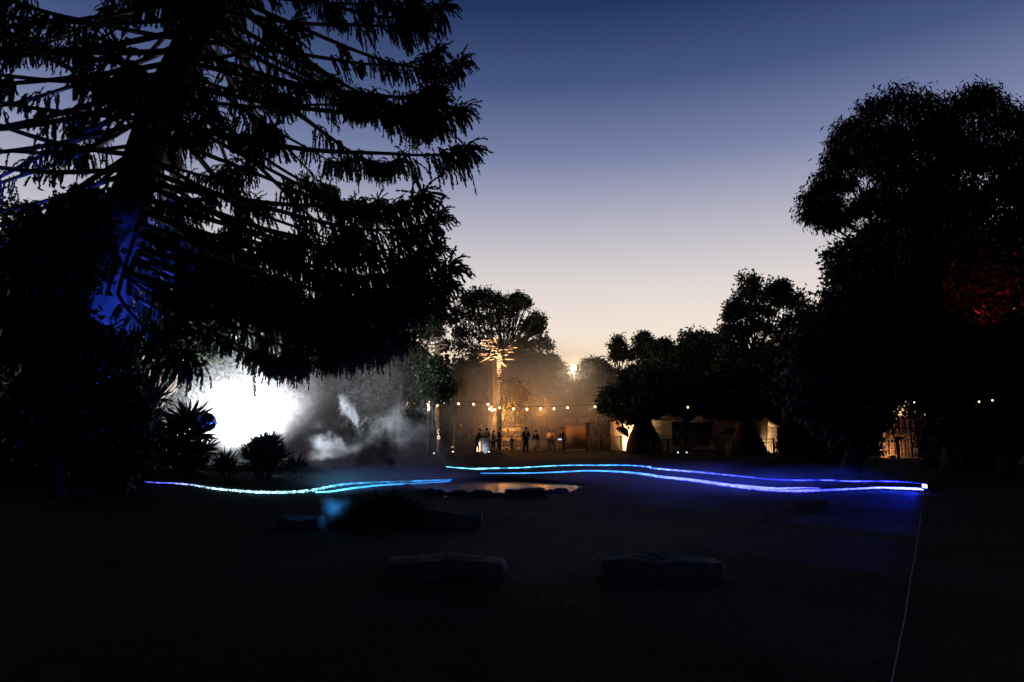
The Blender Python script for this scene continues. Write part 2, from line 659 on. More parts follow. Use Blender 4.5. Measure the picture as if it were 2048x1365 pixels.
# ------------------------------------------------------------------ slabs and rocks
def slab(px0, px1, py0, py1, label, seed, name='stone_slab', mt='stone'):
    a = gr(px0, py1)
    b_ = gr(px1, py1)
    h = CAM[2] - (CAM[2]) * 0 + 0
    Y = a[1]
    top = at(px0, py0, Y + 0.12)[2]
    W = b_[0] - a[0]
    bm = bmesh.new()
    bmesh.ops.create_cube(bm, size=1)
    bmesh.ops.subdivide_edges(bm, edges=bm.edges[:], cuts=13, use_grid_fill=True)
    rs = np.random.default_rng(seed)
    k = rs.normal(size=(8, 3))
    d = max(0.32, top * 2.2)
    for v in bm.verts:
        p = np.array(v.co)
        n = p / (np.abs(p).max() + 1e-6)
        rr = np.linalg.norm(p) / 0.5
        p = p * (1 - 0.13 * max(0, rr - 1.05))
        q = np.array([p[0] * W, p[1] * d, p[2] * top])
        q += 0.018 * np.array([sum(math.sin(q @ kk * 5 + i + 2 * c) for i, kk in enumerate(k)) / 2 for c in range(3)])
        q += 0.012 * np.array([sum(math.sin(q @ kk * 17 + i + 2 * c) for i, kk in enumerate(k)) / 2 for c in range(3)])
        q[2] += 0.05 * top * math.sin(p[0] * 5 + seed) - 0.1 * top * max(0, p[2]) * (abs(p[0]) * 2) ** 3
        v.co = Vector(q)
    o = bm_obj(name, bm, M[mt], smooth=False)
    o.location = ((a[0] + b_[0]) / 2, Y + d / 2, top / 2 + 0.0)
    tag(o, label, 'stone slab' if name == 'stone_slab' else 'rock')
    return o


slab(765, 1012, 1120, 1163, 'long low stone slab lying in the middle of the foreground ground', 1)
slab(1200, 1452, 1116, 1160, 'long low stone slab lying to the right in the foreground', 2)
slab(848, 966, 1026, 1058, 'low mist-veiled rock right of the dark grass clump', 3, 'rock')
slab(548, 640, 1034, 1060, 'low dark rock half hidden in blue smoke left of the grass clump', 4, 'rock')
slab(1010, 1092, 978, 996, 'flat black rock on the near bank of the pond', 5, 'rock', 'stone_dark')
slab(1590, 1660, 1002, 1022, 'low rock in blue mist under the right end of the laser lines', 6, 'rock')
# thin stake standing in the lawn
p = gr(1533, 1046)
t = MB().tube([(0, 0, 0), (0.004, 0, 0.15), (0, 0, 0.3)], [0.02, 0.018, 0.016], 6).build('garden_stake', M['timber'], loc=(p[0], p[1], hgt(p[0], p[1]) - 0.02))
tag(t, 'short dark stake standing in the lawn before the blue laser lines', 'stake')

# ------------------------------------------------------------------ bunya pine
def tassel(P, d0, L, nodes, leaf, leafw, droop):
    """one hanging branchlet clothed in pointed leaves: returns leaf bases and directions"""
    pts = [np.array(P)]
    d = np.array(d0)
    for k in range(nodes):
        d = unit(d + np.array([0, 0, -droop]) + rng.normal(0, 0.08, 3))
        pts.append(pts[-1] + d * L / nodes)
    return np.array(pts)


def bunya_branch(L, D, leafy, seed, tufts=1):
    """a limb along +X drooping D below its root, its outer share clothed in tassels"""
    rs = np.random.default_rng(seed)
    t = np.linspace(0, 1, 26)
    x = L * t
    z = -D * (1.45 * t - 0.45 * t * t) + 0.35 * np.clip((t - 0.82) / 0.18, 0, 1) ** 2
    y = 0.25 * np.sin(t * 3 + rs.uniform(0, 6)) * t * L / 9 + 0.12 * np.sin(t * 7 + rs.uniform(0, 6)) * t
    P = np.stack([x, y, z + 0.09 * np.sin(t * 9 + rs.uniform(0, 6)) * t], -1)
    P -= P[0]
    limb = MB().tube(P, 0.085 * (1 - t) ** 0.7 * (L / 9) + 0.018, 6)
    fol = MB()
    T = unit(np.gradient(P, axis=0))
    LP, LD, LL = [], [], []

    def clothe(pts, leaf):
        m = len(pts) - 1
        dd = unit(np.diff(pts, axis=0))
        for k in range(m):
            for s in range(2):
                base = pts[k] + (pts[k + 1] - pts[k]) * rs.random((4, 1))
                side = rs.normal(size=(4, 3))
                dirs = unit(dd[k] * 0.95 + 0.34 * unit(side))
                LP.append(base)
                LD.append(dirs)
                LL.append(np.full(4, leaf * 1.15))
        # the woody core
        fol.tube(pts, np.linspace(0.016, 0.008, len(pts)), 3, cap=False)

    def tuft(u0, u1, n, Ls, wide=0.45):
        """a shaggy mop of hanging branchlets round one stretch of the limb"""
        nb = 3
        arms = [(rs.uniform(u0, u1), rs.choice([-1, 1]) * rs.uniform(0.3, 1.0)) for _ in range(nb)]
        for q in range(n):
            u = rs.uniform(u0, u1)
            i = min(int(u * 25), 24)
            p = P[i] * (1 - (u * 25 - i)) + P[i + 1] * (u * 25 - i)
            tt = T[i]
            side = unit(np.cross(tt, [0, 0, 1]))
            off = rs.normal(0, wide)
            p2 = p + side * off * 0.5 + tt * abs(off) * 0.25
            p2 = p2 + np.array([0, 0, rs.uniform(-0.04, 0.06)])
            d0 = unit(side * (np.sign(off) * rs.uniform(0.2, 1.0)) + tt * rs.uniform(0.0, 0.9) + np.array([0, 0, rs.uniform(-0.6, 0.3)]))
            clothe(tassel(p2, d0, Ls * rs.uniform(0.6, 1.15), 6, 0.1, 0.03, rs.uniform(0.3, 0.6)), 0.12)

    span = 1.0 - leafy
    tuft(1 - 0.42 * span, 0.985, int(26 * L * 0.42 * span) + 14, 0.85, 0.5)
    u = leafy
    while u < 1 - 0.42 * span:                               # looser tufts with bare limb between them
        w_ = rs.uniform(0.06, 0.13)
        tuft(u, min(u + w_, 0.97), int(24 * L * w_) + 5, rs.uniform(0.65, 1.0), rs.uniform(0.3, 0.6))
        u += w_ + rs.uniform(0.0, 0.1)
    for k in range(46):                                      # the arched mop at the tip
        d0 = unit(T[-1] * rs.uniform(0.2, 1.0) + rs.normal(0, 0.5, 3) + np.array([0, 0, 0.45]))
        clothe(tassel(P[-1 - int(rs.integers(0, 2))], d0, rs.uniform(0.4, 0.85), 6, 0.1, 0.03, rs.uniform(0.1, 0.45)), 0.11)
    for k in range(tufts + 1):                               # odd tufts nearer the trunk
        u0 = rs.uniform(0.22, max(0.26, leafy - 0.1))
        tuft(u0, u0 + 0.06, 16, rs.uniform(0.45, 0.75), 0.3)
    LP, LD, LL = np.concatenate(LP), np.concatenate(LD), np.concatenate(LL)
    fol.leaves(LP, LD, LL, 0.042)
    return limb, fol


YB = 21.0
# the trunk leans a little to the right as it rises
tp = [gr(203, 0 + 945)] and [at(203, 945, YB), at(208, 760, YB), at(222, 560, YB), at(262, 400, YB), at(318, 222, YB), at(386, 68, YB), at(420, -60, YB), at(445, -260, YB), at(452, -460, YB)]
tp = np.array(tp)
tp[0, 2] = -0.1
TP = smoothpath(tp, 60)
tr = np.interp(TP[:, 2], [0, 0.5, 3, 8, 13, 24], [1.0, 0.78, 0.66, 0.6, 0.52, 0.16])
TPo = TP[0].copy()
TPo[2] = 0
bun = empty('bunya_pine', TPo, 'huge dark conifer with drooping tasselled branches filling the left of the view', 'tree')
MB().tube(TP - TPo, tr, 20).build('trunk', M['bark'], bun, smooth=True)
protos = []
spec = [(9.2, 3.0, 0.7, 0), (8.8, 2.6, 0.74, 1), (9.0, 3.6, 0.58, 0), (8.2, 2.4, 0.68, 1), (7.6, 2.6, 0.6, 0), (9.4, 3.2, 0.76, 1),
        (6.2, 1.7, 0.42, 0), (5.4, 1.2, 0.4, 0), (7.0, 1.9, 0.46, 0), (6.6, 1.4, 0.42, 0)]
for k, (L, D, lf, tf) in enumerate(spec):
    limb, fol = bunya_branch(L, D, lf, 100 + k, tf)
    protos.append((limb.mesh('branch', M['bark'], True), fol.mesh('foliage', M['bunya']), L, D))


def trunk_at(z):
    k = np.argmin(np.abs(TP[:, 2] - z))
    return TP[k] - TPo


def put_branch(z, az, pk, s, tilt=0.0):
    bmesh_, fmesh, L, D = protos[pk]
    o = bpy.data.objects.new('branch', bmesh_)
    C.objects.link(o)
    o.parent = bun
    o.location = trunk_at(z)
    o.rotation_euler = (rng.normal(0, 0.12), tilt, az)
    o.scale = (s, s, s)
    f = bpy.data.objects.new('foliage', fmesh)
    C.objects.link(f)
    f.parent = o


az = 0.0
z = 7.0
while z < 24:
    az += 2.399 + rng.normal(0, 0.2)
    front = math.sin(az) < -0.35                       # pointing at the viewer
    if math.sin(az) < 0.12 and math.cos(az) < 0.78 and z < 9.8:
        z += 0.04
        continue
    if z < 7.0:
        pk = int(rng.integers(6, 10))
        s = rng.uniform(0.8, 1.05)
    elif z < 10:
        pk = int(rng.choice([2, 4, 6, 8, 3, 0]))
        s = rng.uniform(0.85, 1.05)
    else:
        pk = int(rng.integers(0, 6))
        s = rng.uniform(0.9, 1.08) * (1 - 0.5 * max(0, (z - 15) / 9))
    tilt = rng.normal(0.0, 0.08) if z > 10 else rng.uniform(-0.3, 0.1)
    if z < 8.2 and rng.random() < 0.3:
        z += 0.06
        continue
    if math.cos(az) > 0.45:
        s *= 0.93 if math.sin(az) > -0.2 else 0.8
    if front and z < 12:
        s *= 0.85
    put_branch(z, az, pk, s, tilt)
    z += 0.085 if z < 9.5 else (0.1 if z < 12.5 else 0.105)
# branches seen reaching out on the right, each placed for itself: root height, tip pixel
for zr, px, py, dY, pk in [(11.6, 932, 318, -1.0, 5), (12.6, 925, 232, 0.6, 0), (14.5, 880, 120, 0.8, 1), (15.5, 850, 60, -1, 3), (10.0, 880, 470, 1.2, 2),
                           (8.8, 905, 575, 0.3, 2), (8.2, 850, 560, -1.4, 2), (13.4, 870, 190, -1.5, 0), (9.6, 850, 410, 0.2, 4), (6.8, 770, 650, -1.5, 8),
                           (6.8, 735, 690, -2.2, 0), (6.8, 765, 705, -0.5, 5), (6.2, 600, 742, -1.0, 5), (6.4, 565, 735, 0.5, 1), (7.0, 800, 620, 1.0, 8), (8.0, 890, 610, -0.6, 2), (6.2, 365, 735, -2.6, 7), (6.6, 690, 725, -1.0, 1), (6.7, 585, 735, -2.4, 1), (6.8, 650, 670, -2.2, 5), (16.4, 830, 20, 1.5, 3), (9.2, 870, 530, 2, 2), (7.6, 820, 600, 1.5, 8)]:
    bm_, fm_, L, D = protos[pk]
    root = trunk_at(zr) + TPo
    tip = at(px, py, YB + dY)
    v = tip - root
    hor = math.hypot(v[0], v[1])
    ang = math.atan2(-v[2], hor)
    ang0 = math.atan2(D, L)
    o = bpy.data.objects.new('branch', bm_)
    C.objects.link(o)
    o.parent = bun
    o.location = trunk_at(zr)
    o.rotation_euler = (0, ang - ang0, math.atan2(v[1], v[0]))
    s = np.linalg.norm(v) / math.hypot(L, D)
    o.scale = (s, s, s)
    f = bpy.data.objects.new('foliage', fm_)
    C.objects.link(f)
    f.parent = o


# ------------------------------------------------------------------ broad trees
def inpoly(p, poly):
    x, y = p
    c = False
    j = len(poly) - 1
    for i in range(len(poly)):
        xi, yi = poly[i]
        xj, yj = poly[j]
        if (yi > y) != (yj > y) and x < (xj - xi) * (y - yi) / (yj - yi) + xi:
            c = not c
        j = i
    return c


def tree(name, label, Y, base, tops, clumps=None, poly=None, n=40, cr=1.0, thick=3.0, nleaf=350, leaf=(0.2, 0.06), hang=0.3, mt='broad', trunk_r=0.3,
         bark='bark', group=None, limbs=16, cat='tree', bottle=None, dens=1.0, flat=0.75):
    """trunk from base pixel, limbs to every clump, leaves spread in uneven clumps through the crown"""
    b0 = gr(*base) if Y is None else at(base[0], base[1], Y)
    b0 = np.array([b0[0], b0[1], hgt(b0[0], b0[1]) - 0.05])
    Y = b0[1]
    t = empty(name, b0, label, cat, group)
    fork = at(tops[0], tops[1], Y) - b0
    m_px = Y / FPX
    cl = []
    if clumps:
        for c in clumps:
            px, py, r = c[:3]
            p = at(px, py, Y + (c[3] if len(c) > 3 else rng.uniform(-0.5, 0.5) * thick)) - b0
            cl.append((p, r * m_px))
    if poly:
        P = np.array(poly, float)
        lo, hi = P.min(0), P.max(0)
        tries = 0
        cen = P.mean(0)
        while n > 0 and tries < 20000:
            tries += 1
            q = rng.uniform(lo, hi)
            if not inpoly(q, poly): continue
            depth = rng.uniform(-0.5, 0.5) * thick
            cl.append((at(q[0], q[1], Y + depth) - b0, cr * rng.uniform(0.65, 1.25)))
            n -= 1
    wood = MB()
    top_z = max(p[2] for p, r in cl)
    if bottle:
        zz = np.linspace(0, fork[2], len(bottle))
        wood.lathe([(r, z_) for r, z_ in zip(bottle, zz)], n=20)
    else:
        lean = np.array([rng.normal(0, 0.1), rng.normal(0, 0.1), 0])
        pts = smoothpath(np.array([[0, 0, 0], fork * 0.35 + lean, fork * 0.7 - lean, fork]), 14)
        wood.tube(pts, trunk_r * np.r_[1.35, np.linspace(1.05, 0.6, 13)], 10)
    tk = wood.build('trunk', M[bark], t, smooth=True)
    lb = MB()
    order = rng.permutation(len(cl))[:limbs]
    for k in order:
        p, r = cl[k]
        if p[2] < fork[2] * 0.7: continue
        f = rng.uniform(0.72, 1.0)
        a = fork * f if not bottle else fork * np.array([1, 1, rng.uniform(0.93, 1)])
        midp = a + (p - a) * 0.5 + np.array([0, 0, -0.12 * np.linalg.norm(p - a)]) + rng.normal(0, 0.08, 3) * np.linalg.norm(p - a)
        c = bez(a, midp, p, 9)
        w = min(trunk_r * 0.3, 0.015 + 0.014 * np.linalg.norm(p - a))
        lb.tube(c, np.linspace(w, 0.012 + 0.0006 * Y, 9), 5)
        for q in range(3):
            e = p + unit(rng.normal(size=3)) * r * 0.9
            lb.tube(bez(c[5], (c[5] + e) / 2 + rng.normal(0, 0.1, 3), e, 5), np.linspace(w * 0.4, 0.006 + 0.0003 * Y, 5), 4)
    if lb.n: lb.build('limbs', M[bark], t, smooth=True)
    fo = MB()
    for p, r in cl:
        k = max(4, int(1.4 * nleaf / 9 * (r / max(cr, 0.01)) ** 1.5 * dens)) if not clumps else max(6, int(1.3 * nleaf / 9))
        # twig ends, thicker towards the outside of the clump
        d = unit(rng.normal(size=(k, 3)))
        rr = r * rng.random((k, 1)) ** 0.45
        e = p + d * rr * np.array([1, 1, flat])
        e = np.repeat(e, 9, 0)
        e = e + rng.normal(0, leaf[0] * 0.7, e.shape)
        dirs = unit(rng.normal(size=e.shape) * (1 - hang * 0.6) + np.repeat(d, 9, 0) * 0.5 + np.array([0, 0, -1.6 * hang]))
        fo.leaves(e, dirs, leaf[0] * rng.uniform(0.7, 1.3, len(e)), leaf[1] * 1.35 * rng.uniform(0.8, 1.2, len(e)))
    fo.build('crown', M[mt], t)
    return t


# the large gum on the right
gumA = [(1790, 205, 38), (1745, 222, 34), (1840, 212, 36), (1705, 255, 30), (1682, 285, 28), (1890, 225, 40), (1940, 200, 34), (1965, 192, 28), (1985, 215, 32), (2025, 235, 36), (2070, 250, 40),
        (1672, 320, 26), (1740, 275, 34), (1790, 265, 38), (1850, 270, 42), (1700, 320, 28), (1655, 365, 26), (1632, 395, 24), (1625, 425, 20), (1652, 440, 24), (1685, 432, 22),
        (1745, 330, 30), (1800, 330, 40), (1860, 340, 44), (1920, 300, 46), (1980, 310, 50), (2040, 320, 50), (1745, 390, 20), (1770, 410, 24), (1720, 412, 16), (1660, 405, 24), (1690, 365, 18),
        (1905, 380, 44), (1960, 400, 48), (2030, 400, 50), (1850, 400, 34), (1820, 450, 34), (1770, 455, 26), (1745, 460, 20), (2090, 330, 50), (2100, 420, 50), (1880, 450, 44), (1945, 470, 46), (2020, 480, 46)]
tree('gum_tree', 'big gum tree with drooping leaves towering at the right edge', 28, (1905, 960), (1880, 520), clumps=gumA, poly=[(1720, 260), (1800, 230), (1900, 240), (2090, 280), (2100, 500), (1800, 500), (1790, 420), (1720, 340)], n=44, cr=0.85, thick=5, nleaf=800, leaf=(0.24, 0.05), hang=0.75, mt='gum', trunk_r=0.34, limbs=30)
# dense trees below and before it
tree('shade_tree', 'dense dark shade tree filling the right side under the gum', 25.5, (1700, 960), (1765, 760), poly=[(1690, 500), (1720, 470), (1790, 470), (1900, 490), (1990, 500), (2000, 700), (1960, 870), (1885, 870), (1870, 795), (1740, 795), (1735, 870), (1640, 860), (1590, 800), (1600, 640), (1640, 580), (1665, 530)],
     n=210, cr=0.8, thick=6, nleaf=420, leaf=(0.2, 0.09), hang=0.25, trunk_r=0.35, limbs=20)
tree('fig_tree', 'black leafy fig tree cut off by the right edge', 24, (2020, 985), (2010, 800), poly=[(1905, 640), (1935, 540), (2060, 500), (2150, 520), (2180, 900), (2000, 900), (1910, 870), (1895, 740)],
     n=90, cr=0.65, thick=5, nleaf=330, leaf=(0.2, 0.09), hang=0.25, trunk_r=0.3, limbs=14)
tree('round_topped_gum', 'gum with two round leafy tops left of the dense shade tree', 46, (1520, 915), (1515, 700),
     clumps=[(1498, 565, 22), (1492, 590, 24), (1512, 585, 20), (1555, 572, 20), (1568, 580, 18), (1545, 590, 22), (1562, 600, 20), (1468, 612, 14), (1480, 622, 16), (1460, 630, 12), (1500, 620, 20), (1530, 620, 20), (1590, 600, 22), (1600, 625, 24),
             (1452, 660, 14), (1470, 655, 18), (1455, 680, 18), (1485, 668, 16), (1510, 650, 22), (1535, 655, 14), (1530, 690, 26), (1570, 670, 26), (1600, 670, 28), (1490, 700, 22), (1460, 705, 22), (1450, 730, 24), (1500, 735, 26), (1550, 725, 28), (1600, 720, 30), (1620, 760, 30), (1575, 645, 16), (1570, 770, 30), (1520, 770, 30), (1455, 770, 26)],
     cr=0.8, thick=4, nleaf=420, leaf=(0.26, 0.1), hang=0.3, mt='gum', trunk_r=0.35, limbs=24)
# the wood that closes the view all along the back of the park
wood = MB()
for k in range(1500):
    px = rng.uniform(-400, 2450) if k < 1150 else rng.uniform(300, 800)
    topy = np.interp(px, [-500, 300, 650, 800, 900, 1080, 1110, 1160, 1250, 1600, 1750, 2550], [500, 520, 590, 660, 720, 745, 790, 790, 735, 690, 600, 540])
    py = topy + (870 - topy) * rng.random() ** 0.8 + 8
    c = at(px, py, rng.uniform(84, 104))
    r = rng.uniform(1.2, 2.4)
    kk = 190
    d = unit(rng.normal(size=(kk, 3)))
    e = c + d * r * rng.random((kk, 1)) ** 0.4
    wood.leaves(e, unit(d + rng.normal(size=(kk, 3)) * 0.8 + np.array([0, 0, -0.3])), rng.uniform(0.5, 0.9, kk), rng.uniform(0.35, 0.55, kk))
o = wood.build('far_wood', M['broad'])
tag(o, 'dark far-off wood closing the back of the park behind everything', 'wood', None, 'stuff')
# bottle trees
tree('bottle_tree', 'swollen trunk bottle tree in front of the glowing cream wall', 44, (1289, 908), (1293, 838),
     poly=[(1208, 790), (1225, 770), (1240, 745), (1290, 735), (1345, 745), (1385, 770), (1390, 810), (1345, 835), (1300, 838), (1240, 838), (1215, 815)], n=46, cr=0.55, thick=4.0, nleaf=300, leaf=(0.22, 0.08), hang=0.3,
     trunk_r=0.5, bottle=[1.12, 1.16, 1.14, 1.04, 0.9, 0.72, 0.55, 0.42], limbs=22)
tree('bottle_tree', 'swollen trunk bottle tree before the small timber shed', 43, (1494, 912), (1490, 838),
     poly=[(1385, 800), (1400, 760), (1450, 730), (1520, 735), (1565, 770), (1560, 820), (1510, 832), (1440, 828), (1400, 830)], n=46, cr=0.55, thick=4.0, nleaf=300, leaf=(0.22, 0.08), hang=0.3,
     trunk_r=0.5, bottle=[1.2, 1.2, 1.1, 0.95, 0.76, 0.6, 0.5, 0.42], limbs=22)
# spreading tree behind the first bottle tree
tree('spreading_tree', 'wide round evergreen behind the two bottle trees', 58, (1400, 895), (1395, 780),
     poly=[(1305, 700), (1340, 685), (1380, 675), (1425, 672), (1445, 690), (1450, 760), (1420, 800), (1330, 790), (1290, 750)], n=80, cr=0.9, thick=6, nleaf=340, leaf=(0.3, 0.13), hang=0.2, trunk_r=0.35, limbs=14)
tree('slender_gum', 'slim small-topped gum, left one of the pair right of the pole light', 66, (1240, 895), (1238, 735),
     clumps=[(1237, 680, 12), (1230, 692, 12), (1244, 694, 13), (1236, 706, 14), (1228, 712, 9), (1247, 710, 9), (1262, 712, 8)], cr=0.6, thick=1.5, nleaf=420, leaf=(0.24, 0.1), hang=0.35, mt='gum', trunk_r=0.16, limbs=7)
tree('slender_gum', 'slim gum with fuller rounded top, right one of the pair right of the pole light', 64, (1290, 895), (1287, 745),
     clumps=[(1288, 672, 13), (1278, 682, 14), (1297, 684, 15), (1286, 694, 18), (1302, 698, 13), (1274, 702, 11), (1290, 712, 16), (1320, 688, 8), (1332, 684, 8), (1338, 692, 6), (1326, 694, 10), (1310, 715, 14), (1338, 706, 10)], cr=0.7, thick=2, nleaf=420, leaf=(0.24, 0.1), hang=0.35, mt='gum', trunk_r=0.18, limbs=10)
tree('hedge_tree', 'low bushy tree line just right of the bright pole light', 68, (1200, 893), (1200, 800),
     poly=[(1165, 738), (1180, 725), (1200, 735), (1220, 722), (1245, 728), (1300, 730), (1330, 735), (1330, 830), (1160, 840), (1158, 770)], n=90, cr=0.9, thick=5, nleaf=300, leaf=(0.3, 0.13), hang=0.2, trunk_r=0.25, limbs=8)
# gums beyond the pole sculptures
gumB = [(950, 590, 18), (935, 598, 14), (966, 588, 16), (985, 592, 15), (998, 600, 13), (945, 610, 16), (975, 608, 18), (1030, 594, 12), (1044, 598, 10), (1018, 604, 14), (1036, 610, 14), (1052, 606, 9), (1000, 622, 14), (1020, 628, 14),
        (1070, 634, 11), (1082, 640, 10), (1060, 645, 13), (1078, 655, 10), (1066, 662, 13), (1050, 655, 14), (1088, 682, 10), (1078, 688, 12), (1095, 690, 8), (1062, 690, 16), (1040, 680, 20), (935, 630, 18), (960, 635, 20), (985, 640, 22), (1010, 655, 22), (940, 660, 22), (970, 670, 24), (1000, 690, 26), (1040, 712, 26), (945, 700, 26), (1070, 715, 20), (915, 620, 14), (905, 640, 14), (915, 665, 16), (920, 690, 18)]
tree('spreading_gum', 'tall spreading gum behind the pole sculptures with sky through its limbs', 62, (1000, 893), (1005, 700), clumps=gumB, cr=0.8, thick=5, nleaf=330, leaf=(0.28, 0.11), hang=0.35, mt='gum', trunk_r=0.4, limbs=30, flat=0.65)
tree('lower_grove_tree', 'dark broad tree under the spreading gum, left of the pole light', 64, (1080, 893), (1075, 790),
     poly=[(900, 740), (960, 705), (1040, 700), (1085, 715), (1105, 735), (1115, 770), (1125, 830), (900, 840)], n=130, cr=0.9, thick=6, nleaf=300, leaf=(0.3, 0.13), hang=0.2, trunk_r=0.3, limbs=12)
tree('slope_tree', 'small thin-topped tree on the slope left of the pole light', 66, (1120, 893), (1112, 780),
     clumps=[(1104, 715, 8), (1112, 722, 7), (1095, 722, 9), (1118, 732, 8), (1128, 740, 8), (1108, 740, 12), (1125, 755, 12), (1140, 768, 12), (1150, 778, 12), (1140, 800, 18), (1120, 790, 18), (1160, 800, 16)], cr=0.6, thick=2, nleaf=260, leaf=(0.26, 0.11), hang=0.3, trunk_r=0.18, limbs=8)
gumC = [(742, 600, 26), (760, 610, 24), (725, 620, 26), (775, 630, 20), (745, 640, 30), (715, 650, 28), (785, 655, 22), (760, 665, 30), (825, 608, 12), (835, 620, 14), (850, 615, 12), (862, 625, 13), (815, 632, 14), (845, 640, 16), (870, 645, 14), (885, 632, 12), (830, 660, 20), (800, 680, 24),
        (855, 665, 14), (880, 610, 9), (875, 662, 12), (735, 690, 30), (770, 705, 30), (805, 715, 26), (840, 705, 16), (850, 735, 22), (880, 750, 22), (820, 750, 28), (780, 750, 30), (870, 780, 20), (890, 770, 14), (840, 780, 26), (890, 690, 12)]
tree('grey_gum', 'smoke-greyed gum crowns between the conifer and the pole sculptures', 52, (800, 900), (800, 720), clumps=gumC, cr=0.8, thick=5, nleaf=430, leaf=(0.26, 0.1), hang=0.4, mt='gum', trunk_r=0.17, limbs=18, flat=0.7)
tree('golden_lit_shrub', 'yellow lit tall shrub just right of the tallest pole sculpture', 52, (1030, 898), (1030, 840),
     poly=[(1008, 770), (1030, 760), (1052, 790), (1050, 840), (1010, 845)], n=22, cr=0.5, thick=2.5, nleaf=240, leaf=(0.2, 0.08), hang=0.2, mt='olive', trunk_r=0.1, limbs=8, cat='shrub')
tree('olive_lit_shrub', 'dim olive shrub lit from below at the left of the pole sculptures', 53, (908, 902), (908, 830),
     poly=[(895, 750), (912, 735), (924, 760), (920, 790), (900, 800)], n=14, cr=0.45, thick=2, nleaf=240, leaf=(0.2, 0.08), hang=0.2, mt='olive', trunk_r=0.1, limbs=8, cat='shrub')
tree('round_dark_tree', 'round black tree hiding the lower part of the far left pole', 41, (868, 908), (868, 800), clumps=[(862, 742, 20), (880, 748, 18), (852, 762, 20), (872, 765, 24), (892, 768, 16), (860, 785, 22), (882, 788, 20), (868, 728, 12), (846, 780, 16), (898, 780, 10)], cr=0.6, thick=2, nleaf=620, leaf=(0.2, 0.09), hang=0.25, trunk_r=0.13, limbs=8)
# the dark mass at the left, under and behind the conifer
tree('dark_understorey_tree', 'black leafy tree under the conifer at the left edge', 26, (60, 950), (60, 800), poly=[(-120, 420), (20, 400), (110, 560), (150, 700), (130, 880), (-120, 900)], n=80, cr=0.8, thick=5, nleaf=330, leaf=(0.22, 0.1), hang=0.2, trunk_r=0.25, limbs=14)
tree('dark_understorey_tree', 'black leafy tree just left of the blue lit trunk', 16.3, (120, 985), (120, 820), poly=[(60, 420), (185, 400), (198, 455), (180, 530), (150, 590), (140, 630), (165, 680), (200, 695), (232, 692), (215, 722), (160, 732), (155, 900), (40, 900)], n=120, cr=0.34, thick=1.6, nleaf=330, leaf=(0.2, 0.09), hang=0.2, trunk_r=0.2, limbs=14)
tree('dark_understorey_tree', 'dark tree behind the blue lit trunk and left of the white smoke', 30, (300, 945), (310, 800), poly=[(280, 480), (400, 470), (520, 540), (500, 640), (430, 690), (360, 720), (320, 760), (280, 700)], n=80, cr=0.7, thick=4, nleaf=330, leaf=(0.22, 0.1), hang=0.25, trunk_r=0.22, limbs=14)
tree('dark_shrub', 'low black shrub at the far left of the planted bed', 22, (60, 965), (60, 930), poly=[(-140, 830), (100, 820), (200, 850), (210, 940), (-140, 950)], n=46, cr=0.55, thick=3, nleaf=280, leaf=(0.18, 0.09), hang=0.15, trunk_r=0.08, limbs=8, cat='shrub')
tree('dark_shrub', 'black shrub between the blue lit trunk and the tall sword plant', 17.2, (250, 975), (250, 930), poly=[(175, 800), (215, 790), (250, 760), (280, 790), (295, 850), (290, 950), (175, 960)], n=70, cr=0.3, thick=1.2, nleaf=280, leaf=(0.16, 0.07), hang=0.15, trunk_r=0.08, limbs=8, cat='shrub')
tree('dark_shrub', 'low shrub beside the lit gate under the shade tree', 36, (1660, 912), (1660, 890), poly=[(1562, 890), (1585, 850), (1680, 820), (1750, 830), (1755, 905), (1570, 905)], n=60, cr=0.5, thick=3, nleaf=260, leaf=(0.18, 0.08), hang=0.2, trunk_r=0.08, limbs=6, cat='shrub')
tree('dark_shrub', 'black shrub right of the lit gate at the right edge', 30, (1930, 925), (1930, 890), poly=[(1865, 850), (1910, 790), (2080, 800), (2120, 920), (1850, 925)], n=60, cr=0.5, thick=3, nleaf=260, leaf=(0.18, 0.08), hang=0.2, trunk_r=0.08, limbs=6, cat='shrub')


# ------------------------------------------------------------------ sword-leaved plants, grass clumps and stalks
def rosette(fo, c, n, L, W, spread=1.0, droop=0.5):
    for k in range(n):
        a = rng.uniform(0, 2 * PI)
        e = rng.uniform(-0.15, 1.35) * 1.0
        d = np.array([math.cos(a) * math.cos(e) * spread, math.sin(a) * math.cos(e) * spread, math.sin(e)])
        l = L * rng.uniform(0.7, 1.15)
        p1 = c + d * l * 0.5
        p2 = c + d * l + np.array([0, 0, -droop * l * rng.uniform(0.0, 0.5) * math.cos(e)])
        P = bez(c, p1, p2, 6)
        side = unit(np.cross(d, rng.normal(size=3)))
        w = W * np.array([0.5, 0.9, 1.0, 0.85, 0.5, 0.04])[:, None]
        V = np.concatenate([P - side * w / 2, P + side * w / 2])
        fo.add(V, np.array([[q, q + 1, q + 7, q + 6] for q in range(5)]))


